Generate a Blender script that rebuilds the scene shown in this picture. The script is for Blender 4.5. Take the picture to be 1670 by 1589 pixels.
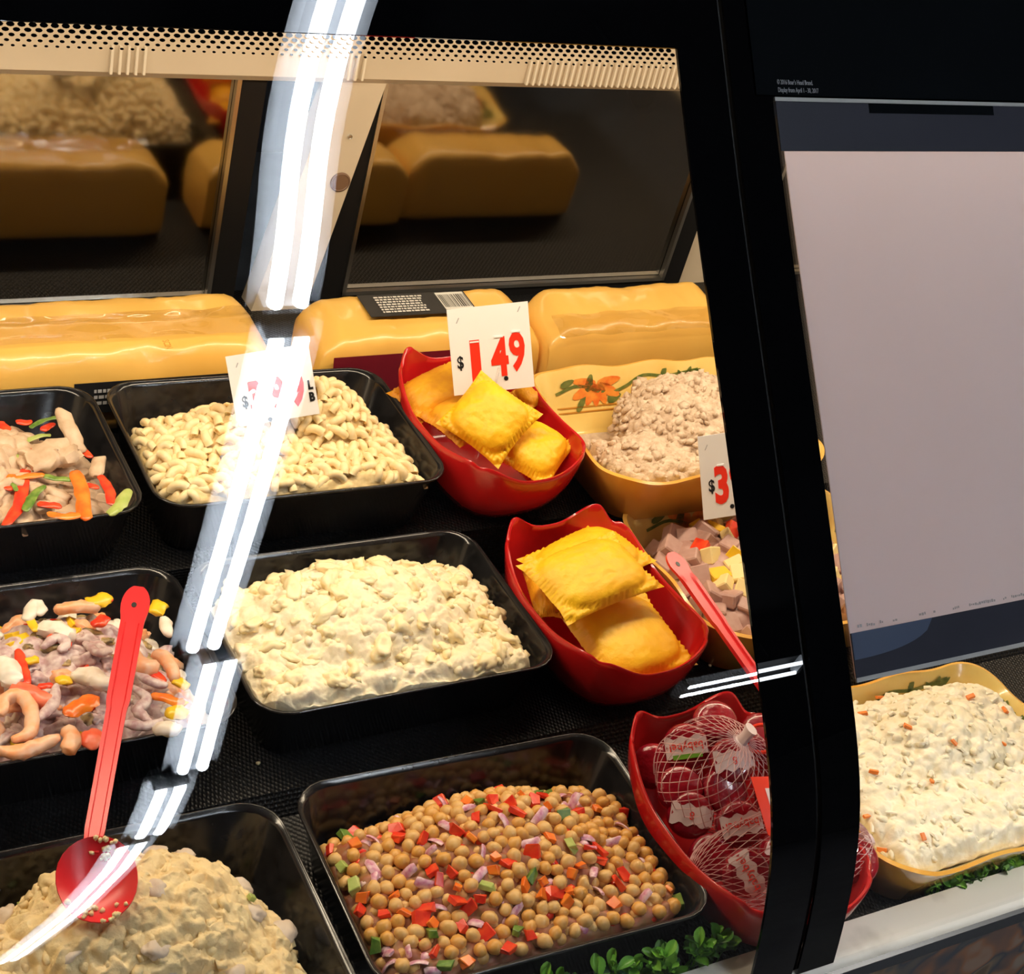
import bpy, math, random
from mathutils import Vector, Matrix, noise
R = math.radians
V = Vector
for o in list(bpy.data.objects): bpy.data.objects.remove(o, do_unlink=True)
scene = bpy.context.scene
COL = scene.collection

# ------------------------------------------------------------------ camera
CAM = Vector((0, 0, .99))
FPX = 2540.0
ROT = Matrix(((0.8658, -0.4535, 0.2115), (-0.1038, -0.5762, -0.8107), (0.4895, 0.6799, -0.5459)))  # rows: right, down, forward
cam_data = bpy.data.cameras.new('camera')
cam = bpy.data.objects.new('camera', cam_data); COL.objects.link(cam)
cam_data.sensor_fit = 'HORIZONTAL'; cam_data.sensor_width = 36
cam_data.lens = FPX / 1670 * 36
cam_data.clip_start = .02
r_, d_, f_ = ROT[0].normalized(), ROT[1].normalized(), ROT[2].normalized()
cam.matrix_world = Matrix(((r_.x, -d_.x, -f_.x, CAM.x), (r_.y, -d_.y, -f_.y, CAM.y), (r_.z, -d_.z, -f_.z, CAM.z), (0, 0, 0, 1)))
scene.camera = cam

# ------------------------------------------------------------------ world, exposure
world = bpy.data.worlds.new('store_ambient'); scene.world = world
world.use_nodes = True
world.node_tree.nodes['Background'].inputs[0].default_value = (.60, .68, .80, 1)
world.node_tree.nodes['Background'].inputs[1].default_value = .03
scene.view_settings.view_transform = 'Standard'
scene.view_settings.look = 'None'
scene.view_settings.exposure = 0.0
scene.view_settings.gamma = 1.0
scene.view_settings.use_curve_mapping = False
CASE_LAMP_POWER = 11.5
TUBE_RADIANCE = 32.0
ADDED_SPOT_POWER = 260.0

def at(px, py, z):
    """point of the scene at height z that the photo shows at this pixel"""
    d = ROT.transposed() @ Vector((px - 835, py - 794.5, FPX))
    return CAM + d * ((z - CAM.z) / d.z)
def at_y(px, py, y):
    d = ROT.transposed() @ Vector((px - 835, py - 794.5, FPX))
    return CAM + d * ((y - CAM.y) / d.y)

# ------------------------------------------------------------------ helpers
def tag(o, label=None, cat=None, group=None, kind=None):
    if label: o['label'] = label
    if cat: o['category'] = cat
    if group: o['group'] = group
    if kind: o['kind'] = kind
    return o
def empty(name, loc=(0, 0, 0), rz=0, parent=None):
    o = bpy.data.objects.new(name, None); COL.objects.link(o)
    o.location = loc; o.rotation_euler = (0, 0, rz); o.empty_display_size = .05
    if parent: o.parent = parent
    return o
def link_mesh(name, me, parent=None, loc=None, mat4=None):
    o = bpy.data.objects.new(name, me); COL.objects.link(o)
    if parent: o.parent = parent
    if mat4 is not None: o.matrix_local = mat4
    elif loc is not None: o.location = loc
    return o
def frame(c, n, x):
    """4x4 with local z along n and local x close to x"""
    n = Vector(n).normalized(); x = Vector(x); x = (x - n * x.dot(n)).normalized(); y = n.cross(x)
    return Matrix(((x.x, y.x, n.x, c[0]), (x.y, y.y, n.y, c[1]), (x.z, y.z, n.z, c[2]), (0, 0, 0, 1)))

class MB:
    def __init__(s): s.v = []; s.f = []; s.m = []; s.mi = 0
    def add(s, vs, fs):
        b = len(s.v); s.v += [tuple(p) for p in vs]
        for f in fs: s.f.append([b + i for i in f]); s.m.append(s.mi)
    def box(s, c, sz, M=None):
        x, y, z = sz[0] / 2, sz[1] / 2, sz[2] / 2
        vs = [Vector((a * x, b * y, d * z)) for d in (-1, 1) for b in (-1, 1) for a in (-1, 1)]
        vs = [(M @ p if M else p) + Vector(c) for p in vs]
        s.add(vs, [(0, 2, 3, 1), (4, 5, 7, 6), (0, 1, 5, 4), (2, 6, 7, 3), (0, 4, 6, 2), (1, 3, 7, 5)])
    def loft(s, rings, cap0=True, cap1=True, loop=False):
        n = len(rings[0]); vs = [p for r in rings for p in r]; fs = []
        k = len(rings)
        for i in range(k if loop else k - 1):
            a, b = i * n, ((i + 1) % k) * n
            for j in range(n): fs.append((a + j, a + (j + 1) % n, b + (j + 1) % n, b + j))
        if not loop:
            if cap0: fs.append(tuple(range(n - 1, -1, -1)))
            if cap1: fs.append(tuple((k - 1) * n + j for j in range(n)))
        s.add(vs, fs)
    def grid(s, nu, nv, fn, flip=False):
        vs = [fn(i / nu, j / nv) for j in range(nv + 1) for i in range(nu + 1)]
        fs = []
        for j in range(nv):
            for i in range(nu):
                a = j * (nu + 1) + i
                q = (a, a + 1, a + nu + 2, a + nu + 1)
                fs.append(q[::-1] if flip else q)
        s.add(vs, fs)
    def tube(s, pts, rad, n=8, caps=True, flat=1.0, upv=(0, 0, 1), closed=False):
        pts = [Vector(p) for p in pts]; k = len(pts); rings = []
        for i, p in enumerate(pts):
            if closed: t = pts[(i + 1) % k] - pts[i - 1]
            else: t = pts[min(i + 1, k - 1)] - pts[max(i - 1, 0)]
            t.normalize(); up = Vector(upv)
            if abs(t.dot(up)) > .95: up = Vector((1, 0, 0))
            a = t.cross(up).normalized(); b = a.cross(t).normalized()
            r = rad[i] if isinstance(rad, (list, tuple)) else rad
            rings.append([p + a * (r * math.cos(2 * math.pi * j / n)) + b * (r * flat * math.sin(2 * math.pi * j / n)) for j in range(n)])
        s.loft(rings, caps, caps, loop=closed)
    def mesh(s, name, mats, smooth=True, sharp=None):
        me = bpy.data.meshes.new(name); me.from_pydata(s.v, [], s.f)
        for m in (mats if isinstance(mats, (list, tuple)) else [mats]): me.materials.append(m)
        if any(s.m): me.polygons.foreach_set('material_index', s.m)
        me.polygons.foreach_set('use_smooth', [smooth] * len(s.f))
        if smooth and sharp: me.set_sharp_from_angle(angle=R(sharp))
        me.update(); return me
    def build(s, name, mats, parent=None, loc=None, mat4=None, smooth=True, sharp=35):
        return link_mesh(name, s.mesh(name, mats, smooth, sharp), parent, loc, mat4)

def rr(hx, hy, r, n=96):
    """n points evenly along a rounded rectangle, counter-clockwise from the middle of +x"""
    sx, sy, q = 2 * (hx - r), 2 * (hy - r), math.pi * r / 2
    segs = [('l', sy / 2, (hx, 0), (0, 1)), ('a', q, (hx - r, hy - r), 0), ('l', sx, (hx - r, hy), (-1, 0)), ('a', q, (-hx + r, hy - r), 90),
            ('l', sy, (-hx, hy - r), (0, -1)), ('a', q, (-hx + r, -hy + r), 180), ('l', sx, (-hx + r, -hy), (1, 0)), ('a', q, (hx - r, -hy + r), 270),
            ('l', sy / 2, (hx, -hy + r), (0, 1))]
    tot = sum(g[1] for g in segs); out = []
    for k in range(n):
        d = tot * k / n
        for g in segs:
            if d <= g[1] + 1e-9: break
            d -= g[1]
        if g[0] == 'l': out.append((g[2][0] + g[3][0] * d, g[2][1] + g[3][1] * d))
        else:
            a = R(g[3]) + d / r; out.append((g[2][0] + r * math.cos(a), g[2][1] + r * math.sin(a)))
    return out
def ring3(hx, hy, r, z, n=96): return [(x, y, z) for x, y in rr(hx, hy, r, n)]
def smooth01(t): t = max(0., min(1., t)); return t * t * (3 - 2 * t)
def catmull(pts, sub=5):
    pts = [Vector(p) for p in pts]; out = []
    P = [pts[0] * 2 - pts[1]] + pts + [pts[-1] * 2 - pts[-2]]
    for i in range(1, len(P) - 2):
        for k in range(sub):
            t = k / sub; a, b, c, d = P[i - 1], P[i], P[i + 1], P[i + 2]
            out.append(.5 * ((2 * b) + (c - a) * t + (2 * a - 5 * b + 4 * c - d) * t * t + (3 * b - a - 3 * c + d) * t ** 3))
    out.append(pts[-1]); return out

# ------------------------------------------------------------------ materials
def mat(name, col, rough=.5, metal=0, noise_col=None, nscale=40, nmix=.5, bump=0, bscale=120, spec=.5, sss=0, coat=0, emit=None, estr=0, detail=4, trans=0, alpha=1, nlo=.35, nhi=.65):
    m = bpy.data.materials.new(name); m.use_nodes = True
    nt = m.node_tree; b = nt.nodes['Principled BSDF']
    b.inputs['Base Color'].default_value = (*col, 1); b.inputs['Roughness'].default_value = rough
    b.inputs['Metallic'].default_value = metal; b.inputs['Specular IOR Level'].default_value = spec
    if sss:
        b.inputs['Subsurface Weight'].default_value = sss; b.inputs['Subsurface Radius'].default_value = (1, .6, .35); b.inputs['Subsurface Scale'].default_value = .004
    if coat: b.inputs['Coat Weight'].default_value = coat; b.inputs['Coat Roughness'].default_value = .08
    if trans: b.inputs['Transmission Weight'].default_value = trans
    b.inputs['Alpha'].default_value = alpha
    if emit: b.inputs['Emission Color'].default_value = (*emit, 1); b.inputs['Emission Strength'].default_value = estr
    tc = nt.nodes.new('ShaderNodeTexCoord')
    if noise_col:
        n = nt.nodes.new('ShaderNodeTexNoise'); n.inputs['Scale'].default_value = nscale; n.inputs['Detail'].default_value = detail
        nt.links.new(tc.outputs['Object'], n.inputs['Vector'])
        cr = nt.nodes.new('ShaderNodeValToRGB'); cr.color_ramp.elements[0].position = nlo; cr.color_ramp.elements[1].position = nhi
        cr.color_ramp.elements[0].color = (*col, 1); cr.color_ramp.elements[1].color = (*[a + (c - a) * min(1, nmix * 2) for a, c in zip(col, noise_col)], 1)
        nt.links.new(n.outputs['Fac'], cr.inputs['Fac']); nt.links.new(cr.outputs['Color'], b.inputs['Base Color'])
    if bump:
        n2 = nt.nodes.new('ShaderNodeTexNoise'); n2.inputs['Scale'].default_value = bscale; n2.inputs['Detail'].default_value = 5
        nt.links.new(tc.outputs['Object'], n2.inputs['Vector'])
        bp = nt.nodes.new('ShaderNodeBump'); bp.inputs['Strength'].default_value = bump; bp.inputs['Distance'].default_value = .002
        nt.links.new(n2.outputs['Fac'], bp.inputs['Height']); nt.links.new(bp.outputs['Normal'], b.inputs['Normal'])
    return m
def glass_mat(name, f0, tint=(1, 1, 1), gloss=True):
    """clear sheet: transparent with a plain Fresnel reflection that works from both sides"""
    m = bpy.data.materials.new(name); m.use_nodes = True; nt = m.node_tree; nt.nodes.clear()
    out = nt.nodes.new('ShaderNodeOutputMaterial'); tr = nt.nodes.new('ShaderNodeBsdfTransparent'); tr.inputs[0].default_value = (*tint, 1)
    if not gloss:
        nt.links.new(tr.outputs[0], out.inputs[0]); return m
    gl = nt.nodes.new('ShaderNodeBsdfGlossy'); gl.inputs['Roughness'].default_value = 0.0
    geo = nt.nodes.new('ShaderNodeNewGeometry'); dot = nt.nodes.new('ShaderNodeVectorMath'); dot.operation = 'DOT_PRODUCT'
    nt.links.new(geo.outputs['Incoming'], dot.inputs[0]); nt.links.new(geo.outputs['Normal'], dot.inputs[1])
    def mth(op, a, b=None):
        n = nt.nodes.new('ShaderNodeMath'); n.operation = op
        for i, q in enumerate((a, b)):
            if q is None: continue
            if isinstance(q, (int, float)): n.inputs[i].default_value = q
            else: nt.links.new(q, n.inputs[i])
        return n.outputs[0]
    c = mth('ABSOLUTE', dot.outputs['Value']); p = mth('POWER', mth('SUBTRACT', 1.0, c), 5.0)
    fac = mth('ADD', mth('MULTIPLY', p, 1 - f0), f0)
    mx = nt.nodes.new('ShaderNodeMixShader'); nt.links.new(fac, mx.inputs[0]); nt.links.new(tr.outputs[0], mx.inputs[1]); nt.links.new(gl.outputs[0], mx.inputs[2])
    nt.links.new(mx.outputs[0], out.inputs[0]); return m

M = {}
M['pan'] = mat('black_pan_plastic', (.007, .007, .008), .16, spec=.5, noise_col=(.014, .014, .016), nscale=60)
M['mat'] = mat('black_mat', (.009, .009, .010), .38, spec=.35)
def mat_ribs(m):
    nt = m.node_tree; b = nt.nodes['Principled BSDF']; tc = nt.nodes.new('ShaderNodeTexCoord')
    vo = nt.nodes.new('ShaderNodeTexVoronoi'); vo.inputs['Scale'].default_value = 330
    mp = nt.nodes.new('ShaderNodeMapping'); mp.inputs['Scale'].default_value = (1, .55, 1); mp.inputs['Rotation'].default_value = (0, 0, R(30))
    nt.links.new(tc.outputs['Object'], mp.inputs[0]); nt.links.new(mp.outputs[0], vo.inputs['Vector'])
    vo.inputs['Randomness'].default_value = .15
    bp = nt.nodes.new('ShaderNodeBump'); bp.inputs['Strength'].default_value = .9; bp.inputs['Distance'].default_value = .002
    nt.links.new(vo.outputs['Distance'], bp.inputs['Height']); nt.links.new(bp.outputs[0], b.inputs['Normal'])
mat_ribs(M['mat'])
M['black'] = mat('black_enamel', (.004, .004, .005), .12, spec=.5)
M['blackmat'] = mat('black_rubber', (.008, .008, .009), .5, spec=.3)
M['sill'] = mat('white_sill_plastic', (.80, .78, .72), .22, noise_col=(.62, .60, .55), nscale=30, spec=.5, nlo=.55, nhi=.8)
M['beige'] = mat('cream_painted_metal', (.74, .64, .50), .35, noise_col=(.70, .60, .46), nscale=12)
M['rib'] = mat('polished_cream_rib', (.88, .80, .66), .2)
M['rail'] = mat('slate_metal_rail', (.10, .11, .13), .25, .6)
M['steel'] = mat('brushed_steel', (.60, .60, .58), .3, 1)
M['door_mirror'] = mat('dark_mirror_glass', (.36, .33, .29), .07, 1)
M['glass'] = glass_mat('clear_case_glass', .075)
M['glass_in'] = glass_mat('clear_case_glass_inner', 0, (.985, .99, .985), False)
M['frit'] = mat('black_glass_border', (.002, .002, .0025), .0, spec=.5)
M['tube'] = mat('lit_fluorescent_tube', (.9, .9, .9), .4, emit=(.86, .93, 1.0), estr=TUBE_RADIANCE)
M['case_tube'] = mat('lit_case_lamp', (.9, .9, .9), .4, emit=(1.0, .80, .55), estr=6)
M['fixture'] = mat('white_fixture_metal', (.55, .57, .60), .4)
M['red'] = mat('red_melamine', (.55, .012, .014), .22, spec=.5, noise_col=(.50, .010, .012), nscale=8, coat=.3)
M['spoon'] = mat('red_spoon_plastic', (.72, .020, .026), .3, spec=.5)
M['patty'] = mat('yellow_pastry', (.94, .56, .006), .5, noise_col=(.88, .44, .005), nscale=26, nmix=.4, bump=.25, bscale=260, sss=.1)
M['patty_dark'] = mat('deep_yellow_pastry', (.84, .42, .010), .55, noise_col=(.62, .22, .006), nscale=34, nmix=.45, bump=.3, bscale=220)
M['dish'] = mat('ochre_glazed_ceramic', (.80, .47, .10), .2, noise_col=(.76, .38, .06), nscale=14, coat=.5)
M['dish_in'] = mat('pale_yellow_glaze', (.86, .66, .22), .2, noise_col=(.84, .58, .17), nscale=30, coat=.5)
M['paint_orange'] = mat('painted_orange_petal', (.80, .16, .025), .3, noise_col=(.88, .33, .05), nscale=90)
M['paint_green'] = mat('painted_green_leaf', (.09, .14, .03), .3, noise_col=(.20, .22, .05), nscale=120)
M['paint_ochre'] = mat('painted_ochre_line', (.58, .25, .03), .3)
M['card'] = mat('white_card', (.86, .86, .87), .45)
M['ink_red'] = mat('red_ink', (.90, .035, .012), .4)
M['ink_black'] = mat('black_ink', (.012, .012, .014), .4)
M['ink_white'] = mat('white_ink', (.75, .74, .70), .5)
M['ink_grey'] = mat('grey_ink', (.42, .42, .44), .5)
M['clear'] = glass_mat('clear_acrylic', .06, (.97, .97, .97))
M['package'] = mat('yellow_wrapper', (.86, .52, .12), .33, noise_col=(.82, .46, .09), nscale=8, coat=.25, bump=.15, bscale=25)
M['film'] = glass_mat('clear_wrap', .14, (.95, .93, .90))
M['burgundy'] = mat('burgundy_label', (.16, .010, .022), .35)
def paper_mat():
    m = mat('pale_poster_paper', (.90, .85, .87), .6, noise_col=(.88, .82, .84), nscale=4, spec=.2); nt = m.node_tree; b = nt.nodes['Principled BSDF']; out = nt.nodes['Material Output']
    tl = nt.nodes.new('ShaderNodeBsdfTranslucent'); tl.inputs[0].default_value = (.90, .84, .87, 1); mx = nt.nodes.new('ShaderNodeMixShader'); mx.inputs[0].default_value = .5
    nt.links.new(b.outputs[0], mx.inputs[1]); nt.links.new(tl.outputs[0], mx.inputs[2]); nt.links.new(mx.outputs[0], out.inputs[0]); return m
M['poster_white'] = paper_mat()
M['poster_navy'] = mat('dark_navy_print', (.022, .022, .034), .55, spec=.3)
M['poster_black'] = mat('black_card_print', (.003, .004, .005), .7, spec=.02)
M['poster_blue'] = mat('slate_blue_print', (.055, .075, .13), .5)
M['edge_grey'] = mat('grey_plastic_edge', (.45, .44, .42), .35)
M['mac'] = mat('macaroni', (.86, .66, .34), .42, noise_col=(.90, .74, .46), nscale=150, sss=.15)
M['mac_bed'] = mat('macaroni_salad_dressing', (.82, .64, .34), .5, noise_col=(.70, .50, .22), nscale=90, bump=.5, bscale=200)
M['potato'] = mat('potato_salad', (.90, .76, .50), .5, noise_col=(.91, .80, .58), nscale=45, bump=.35, bscale=240, sss=.15)
M['potato_chunk'] = mat('potato_chunk', (.95, .80, .50), .42, noise_col=(.92, .75, .42), nscale=60, bump=.25, bscale=180, sss=.15)
M['chsalad'] = mat('chicken_salad', (.84, .66, .35), .55, noise_col=(.72, .53, .27), nscale=55, nmix=.4, bump=.6, bscale=260, sss=.1)
M['chchunk'] = mat('cooked_chicken', (.56, .38, .24), .5, noise_col=(.70, .52, .36), nscale=70, bump=.4, bscale=160)
M['chgrey'] = mat('chicken_chunk_pale', (.60, .47, .35), .5, noise_col=(.70, .58, .46), nscale=70, bump=.3, bscale=160)
M['spread'] = mat('tan_meat_spread', (.58, .42, .29), .6, noise_col=(.76, .60, .45), nscale=110, nmix=.5, bump=.7, bscale=420)
M['slaw'] = mat('creamy_slaw', (.84, .74, .52), .4, noise_col=(.90, .83, .66), nscale=70, bump=.4, bscale=240, sss=.1)
M['pea'] = mat('chickpea', (.66, .36, .10), .42, noise_col=(.74, .46, .17), nscale=110, bump=.15, bscale=250)
M['pea2'] = mat('chickpea_golden', (.70, .34, .06), .40, noise_col=(.66, .34, .09), nscale=110, bump=.15, bscale=250)
M['pea_bed'] = mat('salad_dressing_bed', (.26, .13, .04), .5, noise_col=(.34, .09, .04), nscale=120)
M['rpep'] = mat('red_pepper', (.70, .030, .015), .25, noise_col=(.82, .08, .02), nscale=90)
M['opep'] = mat('orange_pepper', (.84, .14, .015), .25, noise_col=(.86, .26, .03), nscale=60)
M['gpep'] = mat('green_pepper', (.07, .17, .02), .3, noise_col=(.24, .34, .06), nscale=110)
M['lgpep'] = mat('pale_green_pepper', (.34, .42, .09), .3, noise_col=(.46, .52, .16), nscale=90)
M['ypep'] = mat('yellow_pepper', (.86, .55, .02), .3, noise_col=(.80, .48, .02), nscale=60)
M['onion'] = mat('red_onion', (.52, .14, .26), .3, noise_col=(.84, .62, .62), nscale=150)
M['ham'] = mat('ham_cube', (.44, .25, .21), .45, noise_col=(.52, .33, .28), nscale=70, bump=.2)
M['cheese'] = mat('pale_cheese', (.86, .70, .34), .4, noise_col=(.84, .66, .28), nscale=40)
M['shrimp'] = mat('cooked_shrimp', (.86, .36, .15), .35, noise_col=(.82, .52, .34), nscale=90, sss=.15)
M['surimi'] = mat('surimi_red', (.86, .10, .04), .35, noise_col=(.86, .22, .12), nscale=60)
M['white_fish'] = mat('white_shellfish', (.74, .62, .49), .38, noise_col=(.86, .80, .70), nscale=80, sss=.15)
M['squid'] = mat('purple_squid', (.44, .26, .26), .38, noise_col=(.70, .58, .54), nscale=140)
M['mussel'] = mat('dark_mussel', (.12, .09, .05), .35, noise_col=(.52, .36, .14), nscale=130)
M['leaf'] = mat('plastic_green_leaf', (.10, .30, .03), .35, noise_col=(.06, .20, .03), nscale=40)
M['leaf_light'] = mat('plastic_light_leaf', (.22, .50, .05), .35, noise_col=(.14, .38, .04), nscale=40)
M['leaf_dark'] = mat('plastic_dark_leaf', (.03, .11, .05), .35, noise_col=(.04, .15, .05), nscale=40)
M['wax'] = mat('red_cellophane', (.36, .008, .020), .16, noise_col=(.22, .004, .016), nscale=60, coat=.8, bump=1.0, bscale=110)
M['wrap_white'] = mat('white_wrapper_print', (.76, .62, .64), .35)
M['net'] = mat('pink_net', (.70, .42, .42), .3, spec=.6)
M['tag_red'] = mat('orange_red_plastic', (.88, .05, .02), .3)
M['carrot'] = mat('carrot', (.86, .24, .04), .4)
def stone_mat():
    m = bpy.data.materials.new('river_stone_laminate'); m.use_nodes = True; nt = m.node_tree; b = nt.nodes['Principled BSDF']
    tc = nt.nodes.new('ShaderNodeTexCoord'); vo = nt.nodes.new('ShaderNodeTexVoronoi'); vo.inputs['Scale'].default_value = 26; vo.feature = 'SMOOTH_F1'
    no = nt.nodes.new('ShaderNodeTexNoise'); no.inputs['Scale'].default_value = 14
    mx = nt.nodes.new('ShaderNodeMixRGB'); mx.inputs[0].default_value = .12
    nt.links.new(tc.outputs['Object'], no.inputs['Vector']); nt.links.new(tc.outputs['Object'], mx.inputs[1]); nt.links.new(no.outputs['Color'], mx.inputs[2]); nt.links.new(mx.outputs[0], vo.inputs['Vector'])
    cr = nt.nodes.new('ShaderNodeValToRGB'); e = cr.color_ramp.elements
    e[0].position = 0; e[0].color = (.035, .028, .022, 1); e[1].position = 1; e[1].color = (.22, .19, .16, 1)
    for p, c in ((.3, (.16, .12, .085, 1)), (.5, (.05, .06, .075, 1)), (.7, (.20, .10, .06, 1))):
        k = e.new(p); k.color = c
    sep = nt.nodes.new('ShaderNodeSeparateColor'); nt.links.new(vo.outputs['Color'], sep.inputs[0]); nt.links.new(sep.outputs[0], cr.inputs[0])
    nt.links.new(cr.outputs[0], b.inputs['Base Color']); b.inputs['Roughness'].default_value = .25
    return m
M['stone'] = stone_mat()

# ------------------------------------------------------------------ text
def text_mesh(body, size, mname, squeeze=1.0, bold=0.0, extrude=.0002, align='CENTER'):
    cu = bpy.data.curves.new('lettering', 'FONT'); cu.body = body; cu.size = size; cu.align_x = align; cu.align_y = 'CENTER'
    cu.extrude = extrude; cu.offset = bold; cu.resolution_u = 3
    ob = bpy.data.objects.new('lettering', cu); COL.objects.link(ob)
    dg = bpy.context.evaluated_depsgraph_get(); me = bpy.data.meshes.new_from_object(ob.evaluated_get(dg))
    bpy.data.objects.remove(ob); bpy.data.curves.remove(cu)
    for v in me.vertices: v.co.x *= squeeze
    me.materials.clear(); me.materials.append(M[mname]); me.name = 'lettering'
    return me

# ------------------------------------------------------------------ front glass profile: y as a natural cubic spline of z
ZK = [-.02 + .095 * i for i in range(9)]
YK = [0.5271, 0.5446, 0.5807, 0.6522, 0.7315, 0.8121, 0.8923, 0.9678, 1.0434]
def _spl():
    n = 9; h = .095; a = [0.] * n; c = [0.] * n; d = [0.] * n; m = [0.] * n
    b = [4.] * n; rhs = [0.] * n
    for i in range(1, n - 1): rhs[i] = 6 * (YK[i + 1] - 2 * YK[i] + YK[i - 1]) / h ** 2
    cp = [0.] * n; dp = [0.] * n
    for i in range(1, n - 1):
        den = 4 - cp[i - 1]; cp[i] = 1 / den; dp[i] = (rhs[i] - dp[i - 1]) / den
    for i in range(n - 2, 0, -1): m[i] = dp[i] - cp[i] * m[i + 1]
    return m
MK = _spl()
def gy(z):
    h = .095; i = max(0, min(7, int((z - ZK[0]) // h))); t = z - ZK[i]
    B = (YK[i + 1] - YK[i]) / h - h * (2 * MK[i] + MK[i + 1]) / 6
    return YK[i] + B * t + MK[i] * t * t / 2 + (MK[i + 1] - MK[i]) * t ** 3 / (6 * h), B + MK[i] * t + (MK[i + 1] - MK[i]) * t * t / (2 * h)
def gp(x, z, off=0.0):
    """point on the outer glass face, off > 0 stands proud of it towards the shopper"""
    y, s = gy(z); n = Vector((0, -1, s)).normalized()
    return Vector((x, y, z)) + n * off
def glass_sheet(x0, x1, z0, z1, off, th, nz=48, nx=1):
    """bent slab between heights z0..z1: outer face, inner face, edges"""
    mb = MB(); g = lambda o: (lambda u, v: gp(x0 + (x1 - x0) * u, z0 + (z1 - z0) * v, o))
    mb.mi = 0; mb.grid(nx, nz, g(off))
    mb.mi = 1; mb.grid(nx, nz, g(off - th), flip=True)
    def rim(pa, pb):
        vs = []; fs = []
        for k in range(len(pa)): vs += [pa[k], pb[k]]
        for k in range(len(pa) - 1): fs.append((2 * k, 2 * k + 1, 2 * k + 3, 2 * k + 2))
        mb.add(vs, fs)
    zs = [z0 + (z1 - z0) * k / nz for k in range(nz + 1)]
    for x in (x0, x1): rim([gp(x, z, off) for z in zs], [gp(x, z, off - th) for z in zs])
    for z in (z0, z1): rim([gp(x0, z, off), gp(x1, z, off)], [gp(x0, z, off - th), gp(x1, z, off - th)])
    return mb

# ================================================================== THE STORE (setting)
FLOOR_Z = -.86
def slab(name, c, sz, m):
    mb = MB(); mb.box(c, sz); o = mb.build(name, m, smooth=False); o['kind'] = 'structure'; return o
m_floor = mat('dark_store_floor', (.16, .15, .14), .35, noise_col=(.22, .21, .20), nscale=6)
m_ceil = mat('dark_open_ceiling', (.018, .018, .02), .8, noise_col=(.03, .03, .03), nscale=3)
m_wall = mat('dim_store_wall', (.06, .06, .065), .8, noise_col=(.09, .085, .08), nscale=2)
slab('floor', (1.5, -2.5, FLOOR_Z - .05), (12, 13, .1), m_floor)
slab('ceiling', (1.5, -2.5, 3.36), (12, 13, .1), m_ceil)
slab('wall_front', (1.5, -9.05, 1.25), (12, .1, 4.3), m_wall)
slab('wall_back', (1.5, 4.05, 1.25), (12, .1, 4.3), m_wall)
slab('wall_left', (-4.55, -2.5, 1.25), (.1, 13, 4.3), m_wall)
slab('wall_right', (7.55, -2.5, 1.25), (.1, 13, 4.3), m_wall)

# fluorescent strip lights hung under the ceiling (real lamps, mirrored in the case glass)
def strip_light(a, b, label, sep=.082, rad=.025, hw=1.0, m='fixture'):
    a, b = Vector(a), Vector(b); L = (b - a).length; ang = math.atan2(b.y - a.y, b.x - a.x)
    t = empty('strip_light', ((a + b) / 2)[:], ang); tag(t, label, 'ceiling light', 'fluorescent strip lights under the ceiling')
    mb = MB()
    prof = [(-.12, .03), (-.07, .055), (.07, .055), (.12, .03), (.122, .033), (.072, .09), (-.072, .09), (-.122, .033)]
    mb.loft([[(x, y * hw, z) for y, z in prof] for x in (-L / 2, L / 2)])
    mb.build('housing', M[m], t, smooth=False)
    for s in (-1, 1):
        m2 = MB(); m2.tube([(-L / 2 + .03, s * sep / 2, 0), (L / 2 - .03, s * sep / 2, 0)], rad, 10); m2.build('tube', M['tube'], t)
    for s in (-1, 1):
        m3 = MB(); m3.box((s * (L / 2 - .012), 0, .028), (.024, .15, .06)); m3.build('end_socket', M['fixture'], t, smooth=False)
        m4 = MB(); m4.tube([(s * L * .3, 0, .08), (s * L * .3, 0, 3.31 - a.z)], .004, 6); m4.build('hanger', M['steel'], t)
HT = 3.10
for i, (y0, y1, dx, lab) in enumerate(((-1.36, .75, .0, 'fluorescent strip light nearest the deli case'), (-3.10, -1.42, .03, 'second fluorescent strip light from the case'),
        (-3.92, -3.16, .12, 'third short fluorescent strip light from the case'), (-4.58, -3.98, .05, 'fourth short fluorescent strip light from the case'), (-8.6, -4.64, 0, 'farthest long fluorescent strip light'))):
    strip_light((1.745 + dx, y0, HT), (1.745 + dx, y1, HT), lab)
strip_light((4.42, -4.12, HT), (5.22, -4.12, HT), 'crosswise fluorescent strip light off to the right', .10, .012, .8, 'blackmat')

# unseen spotlight, added only to brighten the front right of the case
sp_t = empty('added_spotlight', (2.70, -.75, 2.95)); tag(sp_t, 'added unseen black spotlight on the ceiling brightening the case front', 'spotlight')
SP_AIM = V((1.00, .555, .01)); dv = (SP_AIM - V((2.70, -.75, 2.95))).normalized()
mb = MB(); FS = frame((0, 0, 0), dv, (1, 0, 0)); mb.loft([[FS @ V((r * math.cos(a * math.pi / 10), r * math.sin(a * math.pi / 10), z)) for a in range(20)] for r, z in ((.025, -.12), (.045, -.10), (.048, .03), (.044, .03), (.040, -.02))]); mb.build('can', M['blackmat'], sp_t, sharp=30)
mb = MB(); mb.tube([(0, 0, .0), (0, 0, .36)], .008, 8); mb.build('stem', M['blackmat'], sp_t)
sl = bpy.data.lights.new('added_spot_lamp', 'SPOT'); sl.energy = ADDED_SPOT_POWER; sl.color = (1.0, .88, .70); sl.spot_size = R(7.0); sl.spot_blend = 1.0; sl.shadow_soft_size = .02
so = bpy.data.objects.new('added_spot_lamp', sl); COL.objects.link(so); so.parent = sp_t; so.matrix_local = Matrix.Translation(dv * .04) @ (-dv).to_track_quat('Z', 'Y').to_matrix().to_4x4()

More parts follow.
